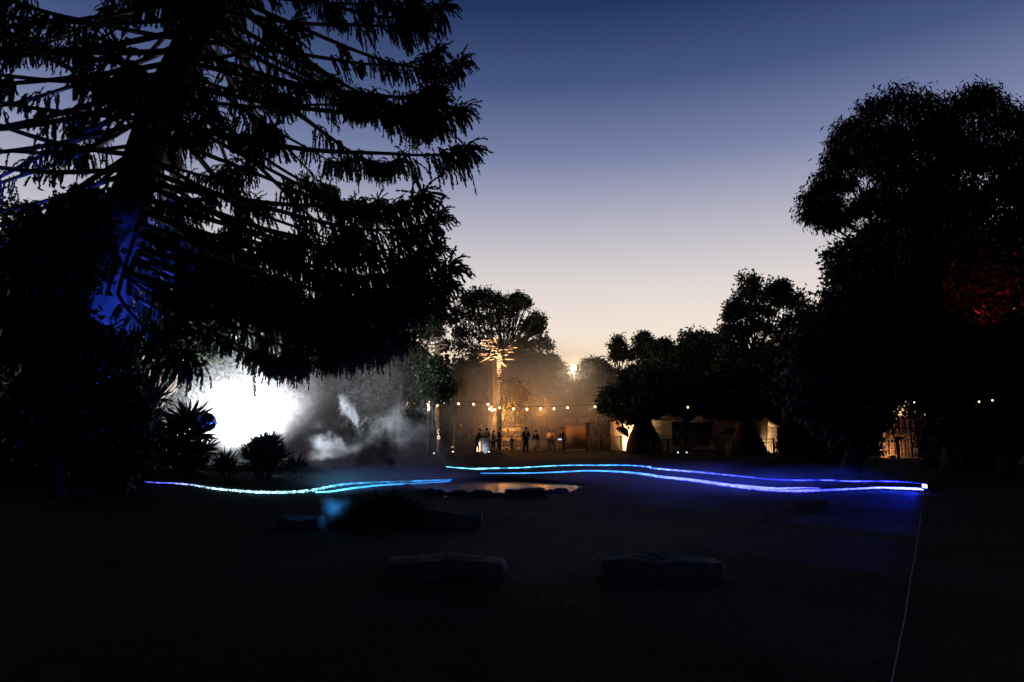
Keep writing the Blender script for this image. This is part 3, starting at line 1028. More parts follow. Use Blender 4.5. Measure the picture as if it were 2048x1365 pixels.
def sword_plant(label, base, Y, heads, group=None, stems=True):
    b0 = at(base[0], base[1], Y)
    b0 = np.array([b0[0], Y, hgt(b0[0], Y) - 0.03])
    t = empty('sword_plant', b0, label, 'plant', 'sword-leaved plants in the bed before the white smoke')
    fo, st = MB(), MB()
    for px, py, L, n, W in heads:
        c = at(px, py, Y + rng.uniform(-0.3, 0.3)) - b0
        rosette(fo, c, n, L, W)
        st.tube(bez((c[0] * 0.4, 0, 0), (c[0] * 0.8, 0, c[2] * 0.5), c, 6), [0.05, 0.045, 0.04, 0.04, 0.035, 0.03], 6)
        zz = c[2] - 0.25
        while zz > 0.35 and n > 40:                       # older leaves hanging down the stem
            rosette(fo, np.array([c[0] * (0.4 + 0.6 * zz / c[2]), 0, zz]), 12, L * 0.7, W, droop=1.2)
            zz -= 0.3
    st.build('stem', M['bark'], t, smooth=True)
    fo.build('foliage', M['sword'], t)
    return t


sword_plant('tall many-headed sword plant beside the mirror ball', (372, 950), 22.6, [(376, 846, 0.95, 90, 0.1), (350, 862, 0.85, 70, 0.09), (394, 872, 0.8, 60, 0.085), (340, 895, 0.75, 60, 0.07), (405, 905, 0.75, 60, 0.07), (372, 900, 0.8, 70, 0.08), (350, 930, 0.75, 70, 0.06), (395, 935, 0.75, 70, 0.06), (372, 940, 0.7, 70, 0.06)])
sword_plant('small low sword plant between the two larger ones', (452, 955), 22.2, [(450, 932, 0.65, 80, 0.05), (438, 944, 0.5, 50, 0.045), (466, 944, 0.55, 50, 0.045)])
sword_plant('domed sword plant right of the small one, against white smoke', (530, 955), 22.0, [(520, 898, 0.62, 100, 0.065), (540, 896, 0.62, 100, 0.065), (502, 918, 0.66, 80, 0.055), (556, 920, 0.66, 80, 0.055), (528, 920, 0.7, 90, 0.055), (515, 940, 0.7, 80, 0.05), (545, 942, 0.7, 80, 0.05)])
sword_plant('smallest sword plant at the right end of the bed', (596, 952), 22.3, [(592, 934, 0.5, 50, 0.06), (573, 944, 0.45, 40, 0.05), (605, 944, 0.45, 40, 0.05)])
sword_plant('shadowed sword plant with blue glints left of the tall one', (312, 955), 23.4, [(308, 800, 0.9, 60, 0.09), (300, 845, 0.85, 60, 0.08), (325, 880, 0.7, 55, 0.07), (300, 905, 0.8, 60, 0.07), (320, 925, 0.7, 60, 0.06), (295, 935, 0.7, 60, 0.06)])


def grass_clump(label, base, Yd, wpx, hpx, n=1800, cat='grass clump', name='grass_clump'):
    b0 = gr(*base)
    Y = b0[1]
    k = Y / FPX
    Rx, H = wpx * k / 2, hpx * k
    t = MB()
    a = rng.uniform(0, 2 * PI, n)
    rr = np.sqrt(rng.random(n))
    B = np.stack([rr * np.cos(a) * Rx * 0.55, rr * np.sin(a) * Rx * 0.45, np.zeros(n)], -1)
    e = 1.45 - rr * 1.15 + rng.normal(0, 0.12, n)
    L = H * 1.12 * rng.uniform(0.75, 1.1, n) * (0.85 + 0.15 * np.sin(e))
    D = np.stack([np.cos(a) * np.cos(e), np.sin(a) * np.cos(e), np.sin(e)], -1)
    D[:, 0] *= Rx / H * 0.8
    P1 = B + D * L[:, None] * 0.55
    P2 = B + D * L[:, None] + np.array([0, 0, -1.0]) * (L * 0.18 * rr)[:, None]
    side = unit(np.cross(D, rng.normal(size=(n, 3))))
    w = 0.0075
    V = np.stack([B - side * w, B + side * w, P1 + side * w * 0.8, P1 - side * w * 0.8, P2], 1)
    i = np.arange(n)[:, None] * 5
    t.add(V.reshape(-1, 3), [i + np.array([[0, 1, 2, 3]]), i + np.array([[3, 2, 4]])])
    o = t.build(name, M['grass'], loc=(b0[0], Y, hgt(b0[0], Y) - 0.02))
    tag(o, label, cat)
    return o


grass_clump('rounded dark grass clump under the cyan part of the laser line', (768, 1050), None, 170, 74, 3800)
grass_clump('low tussock at the left foot of the grass clump', (705, 1056), None, 90, 34, 700)

# seed-head stalk before the smoke
b0 = gr(768, 985)
st = empty('seed_stalk', (b0[0], b0[1], 0), 'thin bent stalk with a split dry seed head before the smoke', 'plant')
c0 = np.array([0, 0, 0.0])
tip = at(781, 932, b0[1]) - np.array([b0[0], b0[1], 0])
MB().tube(bez(c0, (0.02, 0, 0.4), tip, 8), np.linspace(0.006, 0.004, 8), 5).build('stem', M['grass'], st)
pods = MB()
for k, (dx, dz, b_) in enumerate([(-0.07, 0.26, -0.06), (-0.02, 0.28, -0.03), (0.03, 0.27, 0.02), (0.08, 0.25, 0.05), (0.1, 0.2, 0.07), (-0.05, 0.2, -0.05)]):
    e = tip + np.array([dx, 0.02 * k - 0.05, dz])
    P = bez(tip, tip + np.array([b_ * 1.5, 0, dz * 0.45]), e, 7)
    pods.tube(P, [0.004, 0.007, 0.011, 0.013, 0.011, 0.007, 0.003], 5)
pods.build('seed_head', M['grass'], st)
b1 = gr(808, 968)
tag(MB().tube(bez((0, 0, 0), (0.0, 0, 0.12), (0.09, 0, 0.22), 6), [0.004, 0.006, 0.012, 0.012, 0.008, 0.003], 5).build('grass_stalk', M['grass'], loc=(b1[0], b1[1], 0)), 'single short grass stalk right of the seed head', 'plant')

# vine strand hanging from the conifer before the white smoke
p0 = at(507, 715, 20.5)
p1 = at(510, 792, 20.5)
v = MB()
c = bez(p0, (p0 + p1) / 2 + np.array([0.03, 0, 0]), p1, 12)
v.tube(c - p0, 0.005, 4)
n = 90
u = rng.uniform(0.35, 1, n)
bp_ = p0 + (p1 - p0) * u[:, None] - p0
v.leaves(bp_, rng.normal(size=(n, 3)) + np.array([0, 0, -0.6]), 0.09, 0.035)
tag(v.build('hanging_vine', M['broad'], loc=p0), 'thin leafy strand hanging down in front of the white smoke', 'vine')

# mirror ball on its wire
p = at(413, 845, 21.2)
ball = empty('mirror_ball', p, 'dark blue mirror ball hung on a wire beside the tall sword plant', 'mirror ball')
bm = bmesh.new()
bmesh.ops.create_uvsphere(bm, u_segments=44, v_segments=26, radius=0.29)
o = bm_obj('ball', bm, M['mirror'], ball)
MB().lathe([(0.03, 0.285), (0.03, 0.33), (0.012, 0.345)], n=10).build('cap', M['metal'], ball)
e = at(400, 690, 21.2) - p
MB().tube([(0, 0, 0.34), e * 0.5, e], 0.006, 4).build('wire', M['wire'], ball)

# ------------------------------------------------------------------ glowing tubes standing in for laser lines on the grass
def strip(name, label, pts, cols, rad, material, z=0.06, jit=0.12, n=260, group='glowing tubes in place of laser lines round the pond', squash=1.0):
    """pts in photograph pixels on the ground; colour stops (u, rgb)"""
    G = np.array([gr(px, py, z) for px, py in pts])
    G = smoothpath(G, n)
    G[:, 2] = z + rng.normal(0, 0.003, n)
    G[:, 1] += rng.normal(0, 0.005, n)
    rad = np.asarray(rad) * 0.72
    u = np.linspace(0, 1, n)
    cs = np.array([c for _, c in cols], float)
    us = [a for a, _ in cols]
    col = np.stack([np.interp(u, us, cs[:, k]) for k in range(3)], -1)
    r = np.interp(u, np.linspace(0, 1, len(rad)), rad) * (1 + jit * rng.normal(0, 1, n).clip(-1.5, 1.5))
    r[0] = r[-1] = 0.003
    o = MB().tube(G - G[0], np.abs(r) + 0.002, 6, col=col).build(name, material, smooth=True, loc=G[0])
    tag(o, label, 'light strip', group)
    return G, col


SL = laser_mat('laser_glow_grass', 1.4, 9, 0.25)
SR = laser_mat('laser_glow_clear', 1.5, 1.2, 0.5)
SB = laser_mat('laser_glow_broken', 1.6, 2.6, 0.08)
left_pts = [(288, 964), (315, 966), (345, 967), (380, 970), (420, 977), (470, 982), (520, 985), (580, 985), (625, 981), (665, 973), (705, 968), (760, 965), (820, 963), (868, 961), (905, 960)]
GL, CL = strip('laser_line', 'ragged glowing tube in place of laser light in the grass at the left, violet to white to cyan', left_pts,
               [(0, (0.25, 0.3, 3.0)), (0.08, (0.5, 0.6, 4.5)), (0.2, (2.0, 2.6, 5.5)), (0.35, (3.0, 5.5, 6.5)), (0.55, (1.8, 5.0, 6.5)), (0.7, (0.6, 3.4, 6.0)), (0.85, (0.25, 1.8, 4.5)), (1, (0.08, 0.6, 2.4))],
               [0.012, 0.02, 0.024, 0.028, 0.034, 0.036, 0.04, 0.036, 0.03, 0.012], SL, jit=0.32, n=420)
G2, _ = strip('laser_line', 'faint second cyan laser-line tube just below the ragged one', [(630, 985), (665, 983), (705, 977), (760, 971), (815, 968), (870, 965), (900, 963)],
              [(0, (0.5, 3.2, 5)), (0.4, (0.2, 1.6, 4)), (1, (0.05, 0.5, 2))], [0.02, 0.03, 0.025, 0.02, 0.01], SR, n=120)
GU, CU = strip('laser_line', 'upper laser-line tube on the far bank, cyan turning deep blue to the right',
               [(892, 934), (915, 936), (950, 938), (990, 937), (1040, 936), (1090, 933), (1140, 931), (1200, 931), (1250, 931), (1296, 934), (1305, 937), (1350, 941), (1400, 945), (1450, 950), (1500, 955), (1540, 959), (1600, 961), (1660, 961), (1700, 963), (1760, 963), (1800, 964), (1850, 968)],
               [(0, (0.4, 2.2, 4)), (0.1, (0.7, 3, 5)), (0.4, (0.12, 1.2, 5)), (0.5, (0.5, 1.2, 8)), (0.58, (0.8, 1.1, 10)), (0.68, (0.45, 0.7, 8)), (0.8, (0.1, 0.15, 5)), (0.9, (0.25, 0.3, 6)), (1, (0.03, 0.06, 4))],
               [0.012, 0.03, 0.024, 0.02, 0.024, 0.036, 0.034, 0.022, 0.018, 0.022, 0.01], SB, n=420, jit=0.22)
GD, CD = strip('laser_line', 'lower laser-line tube along the right of the pond, broad pale blue to violet',
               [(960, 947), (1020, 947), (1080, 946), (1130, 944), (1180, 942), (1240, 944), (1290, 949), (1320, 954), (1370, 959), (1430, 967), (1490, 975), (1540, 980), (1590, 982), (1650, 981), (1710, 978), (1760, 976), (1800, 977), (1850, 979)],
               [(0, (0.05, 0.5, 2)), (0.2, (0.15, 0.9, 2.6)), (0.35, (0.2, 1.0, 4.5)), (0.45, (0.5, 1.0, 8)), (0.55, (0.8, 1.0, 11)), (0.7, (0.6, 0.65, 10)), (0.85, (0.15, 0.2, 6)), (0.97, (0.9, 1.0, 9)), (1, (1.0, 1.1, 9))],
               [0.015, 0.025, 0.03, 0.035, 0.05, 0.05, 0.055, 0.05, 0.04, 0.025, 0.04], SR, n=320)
G3, _ = strip('laser_line', 'short parallel laser-line tube just above the lower one, blue',
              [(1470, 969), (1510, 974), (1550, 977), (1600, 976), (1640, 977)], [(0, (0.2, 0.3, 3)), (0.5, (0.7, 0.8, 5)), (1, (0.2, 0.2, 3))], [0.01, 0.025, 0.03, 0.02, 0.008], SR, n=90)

# grass along the left laser tube, its blades catching the light
n = 5200
k = rng.integers(0, len(GL), n)
B = GL[k] + np.stack([rng.normal(0, 0.06, n), rng.normal(0.0, 0.13, n), np.zeros(n)], -1)
B[:, 2] = hgt(B[:, 0], B[:, 1]) - 0.01
D = unit(rng.normal(0, 0.28, (n, 3)) + np.array([0, 0, 1.0]))
g = MB().leaves(B, D, rng.uniform(0.07, 0.2, n), 0.012)
for GG in (GU, GD):                                        # sparser blades along the laser tubes on the far side
    n = 1600
    k = rng.integers(0, len(GG), n)
    B = GG[k] + np.stack([rng.normal(0, 0.06, n), rng.normal(-0.06, 0.1, n), np.zeros(n)], -1)
    B[:, 2] = np.maximum(hgt(B[:, 0], B[:, 1]), -0.1) - 0.01
    g.leaves(B, unit(rng.normal(0, 0.28, (n, 3)) + np.array([0, 0, 1.0])), rng.uniform(0.05, 0.15, n), 0.012)
g = g.build('strip_grass', M['grass'])
tag(g, 'short grass growing along the glowing laser lines', 'grass', None, 'stuff')

n = 26000
B = np.stack([rng.uniform(-7, 9, n), 4.0 + 11 * rng.random(n) ** 1.4, np.zeros(n)], -1)
pat = np.sin(B[:, 0] * 1.7 + 1) * np.sin(B[:, 1] * 1.3) + np.sin(B[:, 0] * 0.6 - B[:, 1] * 0.9)
B = B[pat + rng.normal(0, 0.5, n) > -0.1]
B[:, 2] = hgt(B[:, 0], B[:, 1]) - 0.004
n = len(B)
g = MB().leaves(B, unit(rng.normal(0, 0.55, (n, 3)) + np.array([0, 0, 0.8])), rng.uniform(0.03, 0.09, n), 0.007).build('lawn_grass', M['grass'])
tag(g, 'thin patchy dark lawn grass over the foreground', 'grass', None, 'stuff')

# projector at the right end, and its laser fan edge drawn as a thin tube
p = gr(1853, 985)
pr = empty('light_projector', (p[0], p[1], hgt(p[0], p[1])), 'small black light projector at the right end of the laser lines', 'projector')
MB().box((0.1, 0, 0.16), (0.26, 0.3, 0.16)).build('housing', M['black'], pr)
MB().box((-0.034, 0, 0.16), (0.006, 0.2, 0.09)).build('lens', M['blue_lens'], pr)
for y_ in (-0.1, 0.1): MB().box((0.1, y_, 0.04), (0.2, 0.03, 0.08)).build('foot', M['metal'], pr)
P = [gr(px, py, 0.02) for px, py in [(1848, 985), (1840, 1040), (1831, 1100), (1819, 1170), (1808, 1240), (1797, 1300), (1785, 1366), (1771, 1440)]]
P = smoothpath(np.array(P), 50)
P[:, 2] = hgt(P[:, 0], P[:, 1]) + 0.012
tag(MB().tube(P - P[0], 0.006, 6).build('fan_edge', M['cable'], loc=P[0]), 'thin blue tube in place of the laser fan edge across the dark ground', 'laser line edge')

# ------------------------------------------------------------------ pole sculptures: ringed timber poles crowned with loose sticks
def pole_sculpture(label, px, py_top, base_y, r, sticks, dY, group='ringed pole sculptures crowned with sticks'):
    b0 = gr(px, base_y)
    b0 = np.array([b0[0], b0[1] + dY, 0.0])
    Y = b0[1]
    b0[0] = at(px, base_y, Y)[0]
    t = empty('pole_sculpture', b0, label, 'sculpture', group)
    H = at(px, py_top, Y)[2]
    n = int(H / 0.16)
    prof = []
    for k in range(n):
        z = k * H / n
        rr = r * (1 + 0.05 * math.sin(k * 1.7)) * (1 - 0.12 * k / n)
        prof += [(rr * 0.82, z), (rr, z + 0.02), (rr, z + H / n - 0.03), (rr * 0.82, z + H / n - 0.005)]
    MB().lathe([(r * 0.8, -0.05)] + prof, n=14).build('pole', M['timber_pale'], t)
    for (x0, y0, x1, y1, w) in sticks:
        o1 = rng.uniform(-0.9, 0.9)
        a = at(x0, y0, Y + o1) - b0
        c = at(x1, y1, Y - o1 * 0.6) - b0
        m_ = (a + c) / 2
        MB().tube([a - m_, rng.normal(0, 0.015, 3), c - m_], [w * 1.35, w * 1.45, w * 1.2], 6).build('stick', M['timber_pale'], t, loc=m_)
    return t


def Z4(L):
    return [(940 + a / 13.65, 670 + b / 13.65, 940 + c / 13.65, 670 + d / 13.65, w) for a, b, c, d, w in L]


pole_sculpture('tallest warm lit pole with its big crown of sticks', 998, 700, 905.5, 0.2, Z4([
    (285, 145, 650, 160, .035), (540, 195, 760, 205, .035), (650, 70, 760, 285, .05), (285, 230, 375, 290, .04), (370, 285, 640, 287, .035), (520, 240, 630, 415, .055), (600, 305, 770, 320, .045), (430, 175, 525, 240, .02),
    (490, 345, 690, 352, .035), (450, 400, 600, 402, .03), (590, 450, 780, 433, .04), (710, 370, 780, 392, .04), (930, 348, 1285, 348, .035), (700, 430, 1165, 388, .04), (800, 470, 1160, 472, .035), (160, 505, 640, 525, .04), (235, 550, 600, 552, .035),
    (760, 572, 1030, 545, .045), (800, 535, 1050, 520, .03), (640, 580, 800, 580, .035), (520, 605, 760, 605, .035), (250, 755, 540, 600, .05), (780, 664, 1200, 672, .045), (850, 740, 1010, 860, .055), (740, 435, 840, 490, .045), (830, 480, 850, 600, .05),
    (840, 600, 875, 665, .045), (460, 660, 650, 665, .035), (1060, 312, 1170, 262, .02), (265, 460, 325, 508, .03), (280, 300, 440, 400, .018), (290, 580, 430, 625, .018), (700, 500, 860, 520, .04), (720, 640, 780, 560, .05)]), 0.0)
pole_sculpture('shorter pole just left of the tallest, half behind it', 989, 716, 903, 0.24, Z4([(350, 770, 560, 775, .035), (500, 730, 720, 730, .04), (440, 820, 640, 828, .035), (430, 700, 740, 690, .03), (560, 660, 760, 700, .03)]), 2.5)
pole_sculpture('third pole behind, leftmost of the close group', 981, 736, 902, 0.25, Z4([(370, 905, 540, 868, .04), (70, 995, 380, 878, .02), (440, 845, 640, 850, .03), (450, 880, 600, 890, .03)]), 5.0)
pole_sculpture('far left pole top seen through the grey gum branches', 872, 690, 905, 0.2, [(857, 690, 867, 668, .06), (862, 680, 886, 682, .045), (858, 690, 895, 690, .045), (862, 700, 890, 684, .045), (860, 674, 884, 676, .04), (866, 706, 892, 694, .045), (858, 696, 888, 697, .045), (864, 712, 886, 711, .04), (860, 718, 882, 717, .04), (874, 668, 880, 690, .05)], -0.5)
pole_sculpture('pole with a tilted stick showing through the round-topped gum', 1572, 738, 900, 0.22, [(1554, 752, 1578, 737, .06), (1560, 745, 1590, 742, .04), (1558, 735, 1582, 730, .035)], 6.0)
pole_sculpture('pole whose pale sticks show over the first bottle tree', 1262, 748, 900, 0.22, [(1234, 751, 1250, 755, .04), (1253, 750, 1262, 759, .06), (1245, 765, 1275, 762, .035), (1262, 744, 1270, 742, .04)], 2.0)


# ------------------------------------------------------------------ people
def skin_part(name, J, E, Rr, mt, parent, sub=1, extra=None):
    bm = bmesh.new()
    lay = bm.verts.layers.skin.verify()
    vs = {}
    for k, p in J.items():
        v = bm.verts.new(p)
        r = Rr[k]
        v[lay].radius = (r, r) if not isinstance(r, tuple) else r
        vs[k] = v
    first = True
    for k, v in vs.items():
        v[lay].use_root = first
        first = False
    for a, b_ in E: bm.edges.new((vs[a], vs[b_]))
    me = bpy.data.meshes.new(name)
    bm.to_mesh(me)
    bm.free()
    o = bpy.data.objects.new(name, me)
    C.objects.link(o)
    o.modifiers.new('skin', 'SKIN')
    s = o.modifiers.new('sub', 'SUBSURF')
    s.levels = sub
    dg = bpy.context.evaluated_depsgraph_get()
    dg.update()
    m2 = bpy.data.meshes.new_from_object(o.evaluated_get(dg))
    m2.name = name
    o.modifiers.clear()
    o.data = m2
    for p in m2.polygons: p.use_smooth = True
    m2.materials.clear()
    m2.materials.append(mt)
    if parent is not None: o.parent = parent
    if extra is not None:
        bm = bmesh.new()
        bm.from_mesh(m2)
        em = extra.mesh('x')
        bm.from_mesh(em)
        bm.to_mesh(m2)
        bm.free()
    return o


def person(px, py, Y, H, rz, label, top='cloth_dark', legs='denim', hair='short', arms='down', lean=0.0, coat=False, skirt=False, stride=0.08):
    b0 = at(px, py, Y)
    b0 = np.array([b0[0], Y, hgt(b0[0], Y)])
    t = empty('person', b0, label, 'person', rz=rz)
    s = H / 1.75
    ly = lean
    # local: facing -Y, left hand on +X
    J = {'pel': (0, 0, .95), 'bel': (0, -ly * .3, 1.08), 'che': (0, -ly * .7, 1.28), 'nek': (0, -ly, 1.47), 'hd0': (0, -ly * 1.05 - .01, 1.56), 'hd1': (0, -ly * 1.08 - .02, 1.66),
         'shl': (.17, -ly * .9, 1.41), 'shr': (-.17, -ly * .9, 1.41)}
    Rr = {'pel': (.16, .115), 'bel': (.145, .11), 'che': (.165, .12), 'nek': .058, 'hd0': .082, 'hd1': .085, 'shl': .06, 'shr': .06}
    E = [('pel', 'bel'), ('bel', 'che'), ('che', 'nek'), ('nek', 'hd0'), ('hd0', 'hd1'), ('che', 'shl'), ('che', 'shr')]
    fingers = MB()
    for sd, sg in (('l', 1), ('r', -1)):
        if arms == 'down':
            el, wr = (sg * .25, -ly * .8 + .03, 1.14), (sg * .26, -ly * .8 - .04, .9)
        elif arms == 'fold':
            el, wr = (sg * .26, -ly * .8 - .02, 1.14), (-sg * .02, -ly * .8 - .2, 1.18 + .03 * sg)
        elif arms == 'phone':
            el, wr = (sg * .25, -ly * .8 - .03, 1.16), (sg * .06, -ly * .8 - .3, 1.26)
        else:                                              # reach forward and down to a table
            el, wr = (sg * .24, -ly * .9 - .12, 1.2), (sg * .16, -ly - .38, 1.08)
        sh = np.array(J['sh' + sd])
        el, wr = np.array(el), np.array(wr)
        hd = wr + unit(wr - el) * .08
        J['el' + sd], J['wr' + sd], J['ha' + sd] = tuple(el), tuple(wr), tuple(hd)
        Rr['el' + sd], Rr['wr' + sd], Rr['ha' + sd] = .042, .028, (.04, .018)
        E += [('sh' + sd, 'el' + sd), ('el' + sd, 'wr' + sd), ('wr' + sd, 'ha' + sd)]
        f = unit(wr - el)
        sidev = unit(np.cross(f, [0, 0.3, 1]))
        for q, (off, ln) in enumerate([(-.024, .065), (-.008, .078), (.008, .073), (.024, .055)]):
            a = hd + sidev * off
            fingers.tube([a, a + f * ln * .55 * s, a + f * ln + np.array([0, -.01, -.012])], [.0085, .008, .006], 5)
        fingers.tube([wr + sidev * -.03, wr + sidev * -.055 + f * .04, wr + sidev * -.058 + f * .075], [.01, .009, .007], 5)
        fx = stride * (1 if sd == 'l' else -1)
        J['hi' + sd] = (sg * .09, 0, .9)
        J['kn' + sd] = (sg * .1, -.03 - fx * .5, .5)
        J['an' + sd] = (sg * .1, .02 - fx, .09)
        J['to' + sd] = (sg * .12, -.15 - fx, .035)
        Rr['hi' + sd], Rr['kn' + sd], Rr['an' + sd], Rr['to' + sd] = .085, .058, .042, (.042, .03)
        E += [('pel', 'hi' + sd), ('hi' + sd, 'kn' + sd), ('kn' + sd, 'an' + sd), ('an' + sd, 'to' + sd)]
    # nose and ears
    hc = np.array(J['hd1'])
    fingers.tube([hc + (0, -.08, -.02), hc + (0, -.105, -.045), hc + (0, -.085, -.06)], [.008, .013, .01], 5)
    for sg in (-1, 1):
        fingers.tube([hc + (sg * .083, .005, .0), hc + (sg * .096, .01, -.02), hc + (sg * .085, .0, -.045)], [.008, .012, .008], 5)
    skin_part('body', J, E, Rr, M['skin'], t, 1, fingers)
    g = lambda ks, add: {k: (Rr[k] + add if not isinstance(Rr[k], tuple) else (Rr[k][0] + add, Rr[k][1] + add)) for k in ks}
    ks = ['pel', 'bel', 'che', 'shl', 'shr', 'ell', 'elr', 'wrl', 'wrr']
    Jt = {k: J[k] for k in ks}
    Et = [(a, b_) for a, b_ in E if a in ks and b_ in ks]
    Rt = g(ks, .022)
    if coat:
        Jt['hem'] = (0, 0, .5)
        Rt['hem'] = (.2, .16)
        Et.append(('pel', 'hem'))
    skin_part('coat' if coat else 'jacket', Jt, Et, Rt, M[top], t)
    if skirt:
        MB().lathe([(.15, 1.0), (.2, .85), (.27, .6), (.3, .35)], n=16).build('skirt', M[legs], t, smooth=True)
    else:
        ks = ['pel', 'hil', 'hir', 'knl', 'knr', 'anl', 'anr']
        skin_part('trousers', {k: J[k] for k in ks}, [(a, b_) for a, b_ in E if a in ks and b_ in ks], g(ks, .016), M[legs], t)
    h = MB()
    th = np.linspace(0, PI * 0.62, 7)
    h.lathe([(max(.0005, .1 * math.sin(a)), .115 * math.cos(a)) for a in th], c=(hc[0], hc[1] + .014, hc[2] - .005), n=14)
    if hair == 'long':
        h.tube([hc + (0, .07, .03), hc + (0, .1, -.12), hc + (0, .1, -.3)], [.07, .085, .05], 8)
    if hair == 'bun':
        h.tube([hc + (0, .09, .07), hc + (0, .12, .1)], [.045, .045], 7)
    h.build('hair', M['hair'], t, smooth=True)
    sh = MB()
    for sd in 'lr':
        a, c = np.array(J['an' + sd]), np.array(J['to' + sd])
        sh.tube([a + (0, .03, -.03), (a + c) / 2 + (0, 0, -.0), c + (0, -.03, 0)], [.05, .052, .036], 7)
    sh.build('shoes', M['black'], t, smooth=True)
    t.scale = (s, s, s)
    return t


YP = 45.5
person(954, 906, YP, 1.62, R(75), 'person in dark coat leaning forward, leftmost of the group by the tallest pole', arms='reach', lean=0.2, coat=True)
person(975, 906.5, YP + 0.3, 1.66, R(-30), 'long-haired person standing right behind the pale signboard', top='cloth_grey', hair='long', arms='phone', lean=0.08)
person(986, 906, YP + 0.2, 1.5, R(60), 'shorter person in grey top between the signboard and the tallest pole', top='cloth_grey', arms='fold', lean=0.05)
person(997, 906.5, YP - 0.4, 1.72, R(80), 'person in black standing against the foot of the tallest pole', arms='fold', lean=0.06)
person(1024, 902, 49.0, 1.6, R(-95), 'person in pale top bending over the tall table', top='cloth_pale', arms='reach', lean=0.3)
person(1052, 906, YP - 0.3, 1.72, R(10), 'lone person in long black coat facing us in the middle of the terrace', coat=True, arms='fold', hair='short')
person(1072, 904, 47.5, 1.55, R(150), 'dim figure in dark top and pale skirt right of the lone person', top='cloth_dark', legs='cloth_pale', skirt=True, arms='down')
person(1099, 901, 49.5, 1.58, R(-60), 'person in pale jacket with long dark hair', top='cloth_pale', hair='long', arms='fold')
person(1106, 901, 50.2, 1.55, R(40), 'person in grey close behind the pale-jacketed one', top='cloth_grey', hair='bun', arms='down')
person(1128, 902, 49.0, 1.72, R(-80), 'dark person reading the small lit screen left of the pale panel', top='cloth_dark', arms='reach', lean=0.12)


# ------------------------------------------------------------------ terrace furniture, signs, fences and sheds
def place(px, py, Y):
    p = at(px, py, Y)
    return np.array([p[0], Y, hgt(p[0], Y)])


mpx = lambda Y: Y / FPX

# A-board
p = place(970, 906, 44.8)
t = empty('signboard', p, 'pale blue-white A-frame signboard standing in front of the people', 'signboard', rz=R(6))
MB().box((0, 0, 0.52), (0.52, 0.03, 1.0), rx=R(-10)).build('board', M['board'], t)
l = MB()
for z in (0.2, 0.36, 0.52, 0.68, 0.84): l.box((0, -0.02 + (0.52 - z) * -0.176, z), (0.52, 0.006, 0.012), rx=R(-10))
l.box((0, -0.021, 0.52), (0.016, 0.006, 1.0), rx=R(-10))
l.build('print', M['boardline'], t)
MB().box((0, 0.22, 0.5), (0.5, 0.03, 1.0), rx=R(10)).build('back_board', M['timber'], t)
floodlight(place(965, 907, 44.0) + np.array([0, 0, 0.12]), place(970, 890, 44.8) + np.array([0, 0, 0.6]), 'white_lens', 'small white floodlight at the foot of the A-frame signboard', 10, (0.85, 0.9, 1), 80, 0.03, 0.16)

# tall table, stools
p = place(1034, 902, 48.8)
t = empty('tall_table', p, 'tall slim-legged bar table beside the bending person', 'table')
MB().box((0, 0, 1.06), (0.9, 0.6, 0.05)).build('table_top', M['timber'], t)
for x in (-.4, .4):
    for y in (-.25, .25): MB().box((x, y, 0.517), (0.05, 0.05, 1.03)).build('leg', M['timber'], t)
p = place(1010, 903, 47.5)
t = empty('bar_stool', p, 'slim wooden bar stool between the tallest pole and the bending person', 'stool')
MB().lathe([(0.17, 0.74), (0.19, 0.76), (0.19, 0.79), (0.17, 0.8)], n=14).build('seat', M['timber'], t)
for a in range(4):
    c_, s_ = math.cos(a * PI / 2 + .8), math.sin(a * PI / 2 + .8)
    MB().tube([(c_ * .12, s_ * .12, .745), (c_ * .2, s_ * .2, 0)], 0.018, 6).build('leg', M['timber'], t)
p = place(1120, 902, 48.6)
t = empty('screen_stand', p, 'small blue-white lit screen on a thin stand', 'screen')
MB().box((0, 0, 0.02), (0.4, 0.4, 0.04)).build('base', M['metal'], t)
MB().tube([(0, 0, 0.04), (0, 0, 0.8)], 0.025, 8).build('pole', M['metal'], t)
MB().box((0, 0, 0.87), (0.34, 0.04, 0.16), rx=R(-15)).build('casing', M['black'], t)
MB().box((0, -0.026, 0.87), (0.26, 0.004, 0.1), rx=R(-15)).build('screen', M['screen'], t)

# slatted timber screen behind the poles
p0, p1 = place(1003, 902, 52.0), place(1042, 902, 52.0)
t = empty('timber_screen', (p0 + p1) / 2, 'dark horizontal-slat timber screen behind the bar table', 'screen fence')
W = p1[0] - p0[0]
for k in range(9):
    MB().box((0, 0.02 * (k % 2), 0.14 + k * 0.24), (W, 0.03, 0.2)).build('slat', M['timber'] if k % 3 else M['timber_pale'], t)
for x in (-W / 2, 0, W / 2): MB().box((x, 0.09, 1.12), (0.1, 0.1, 2.25)).build('post', M['timber'], t)

# long low hall behind
p0, p1 = place(1036, 898, 58.0), place(1180, 898, 58.0)
t = empty('low_hall', (p0 + p1) / 2, 'long low brown hall behind the terrace crowd, dim in warm haze', 'building')
W = p1[0] - p0[0]
MB().box((0, 2.0, 1.25), (W, 4, 2.5)).build('wall', M['panel'], t)
MB().box((0, 1.6, 2.62), (W + 0.6, 5.4, 0.16)).build('roof', M['roof'], t)
for k in range(4):
    x = -W / 2 + W * (k + 0.5) / 4
    w_ = MB().box((x, -0.02, 1.25), (0.9, 0.06, 1.2)).build('window', M['timber'], t)
    MB().box((x, -0.055, 1.25), (0.76, 0.012, 1.06)).build('pane', M['black'], w_)
for k in range(6):
    MB().box((-W / 2 + W * k / 5, -1.0, 1.27), (0.12, 0.12, 2.53)).build('post', M['timber'], t)

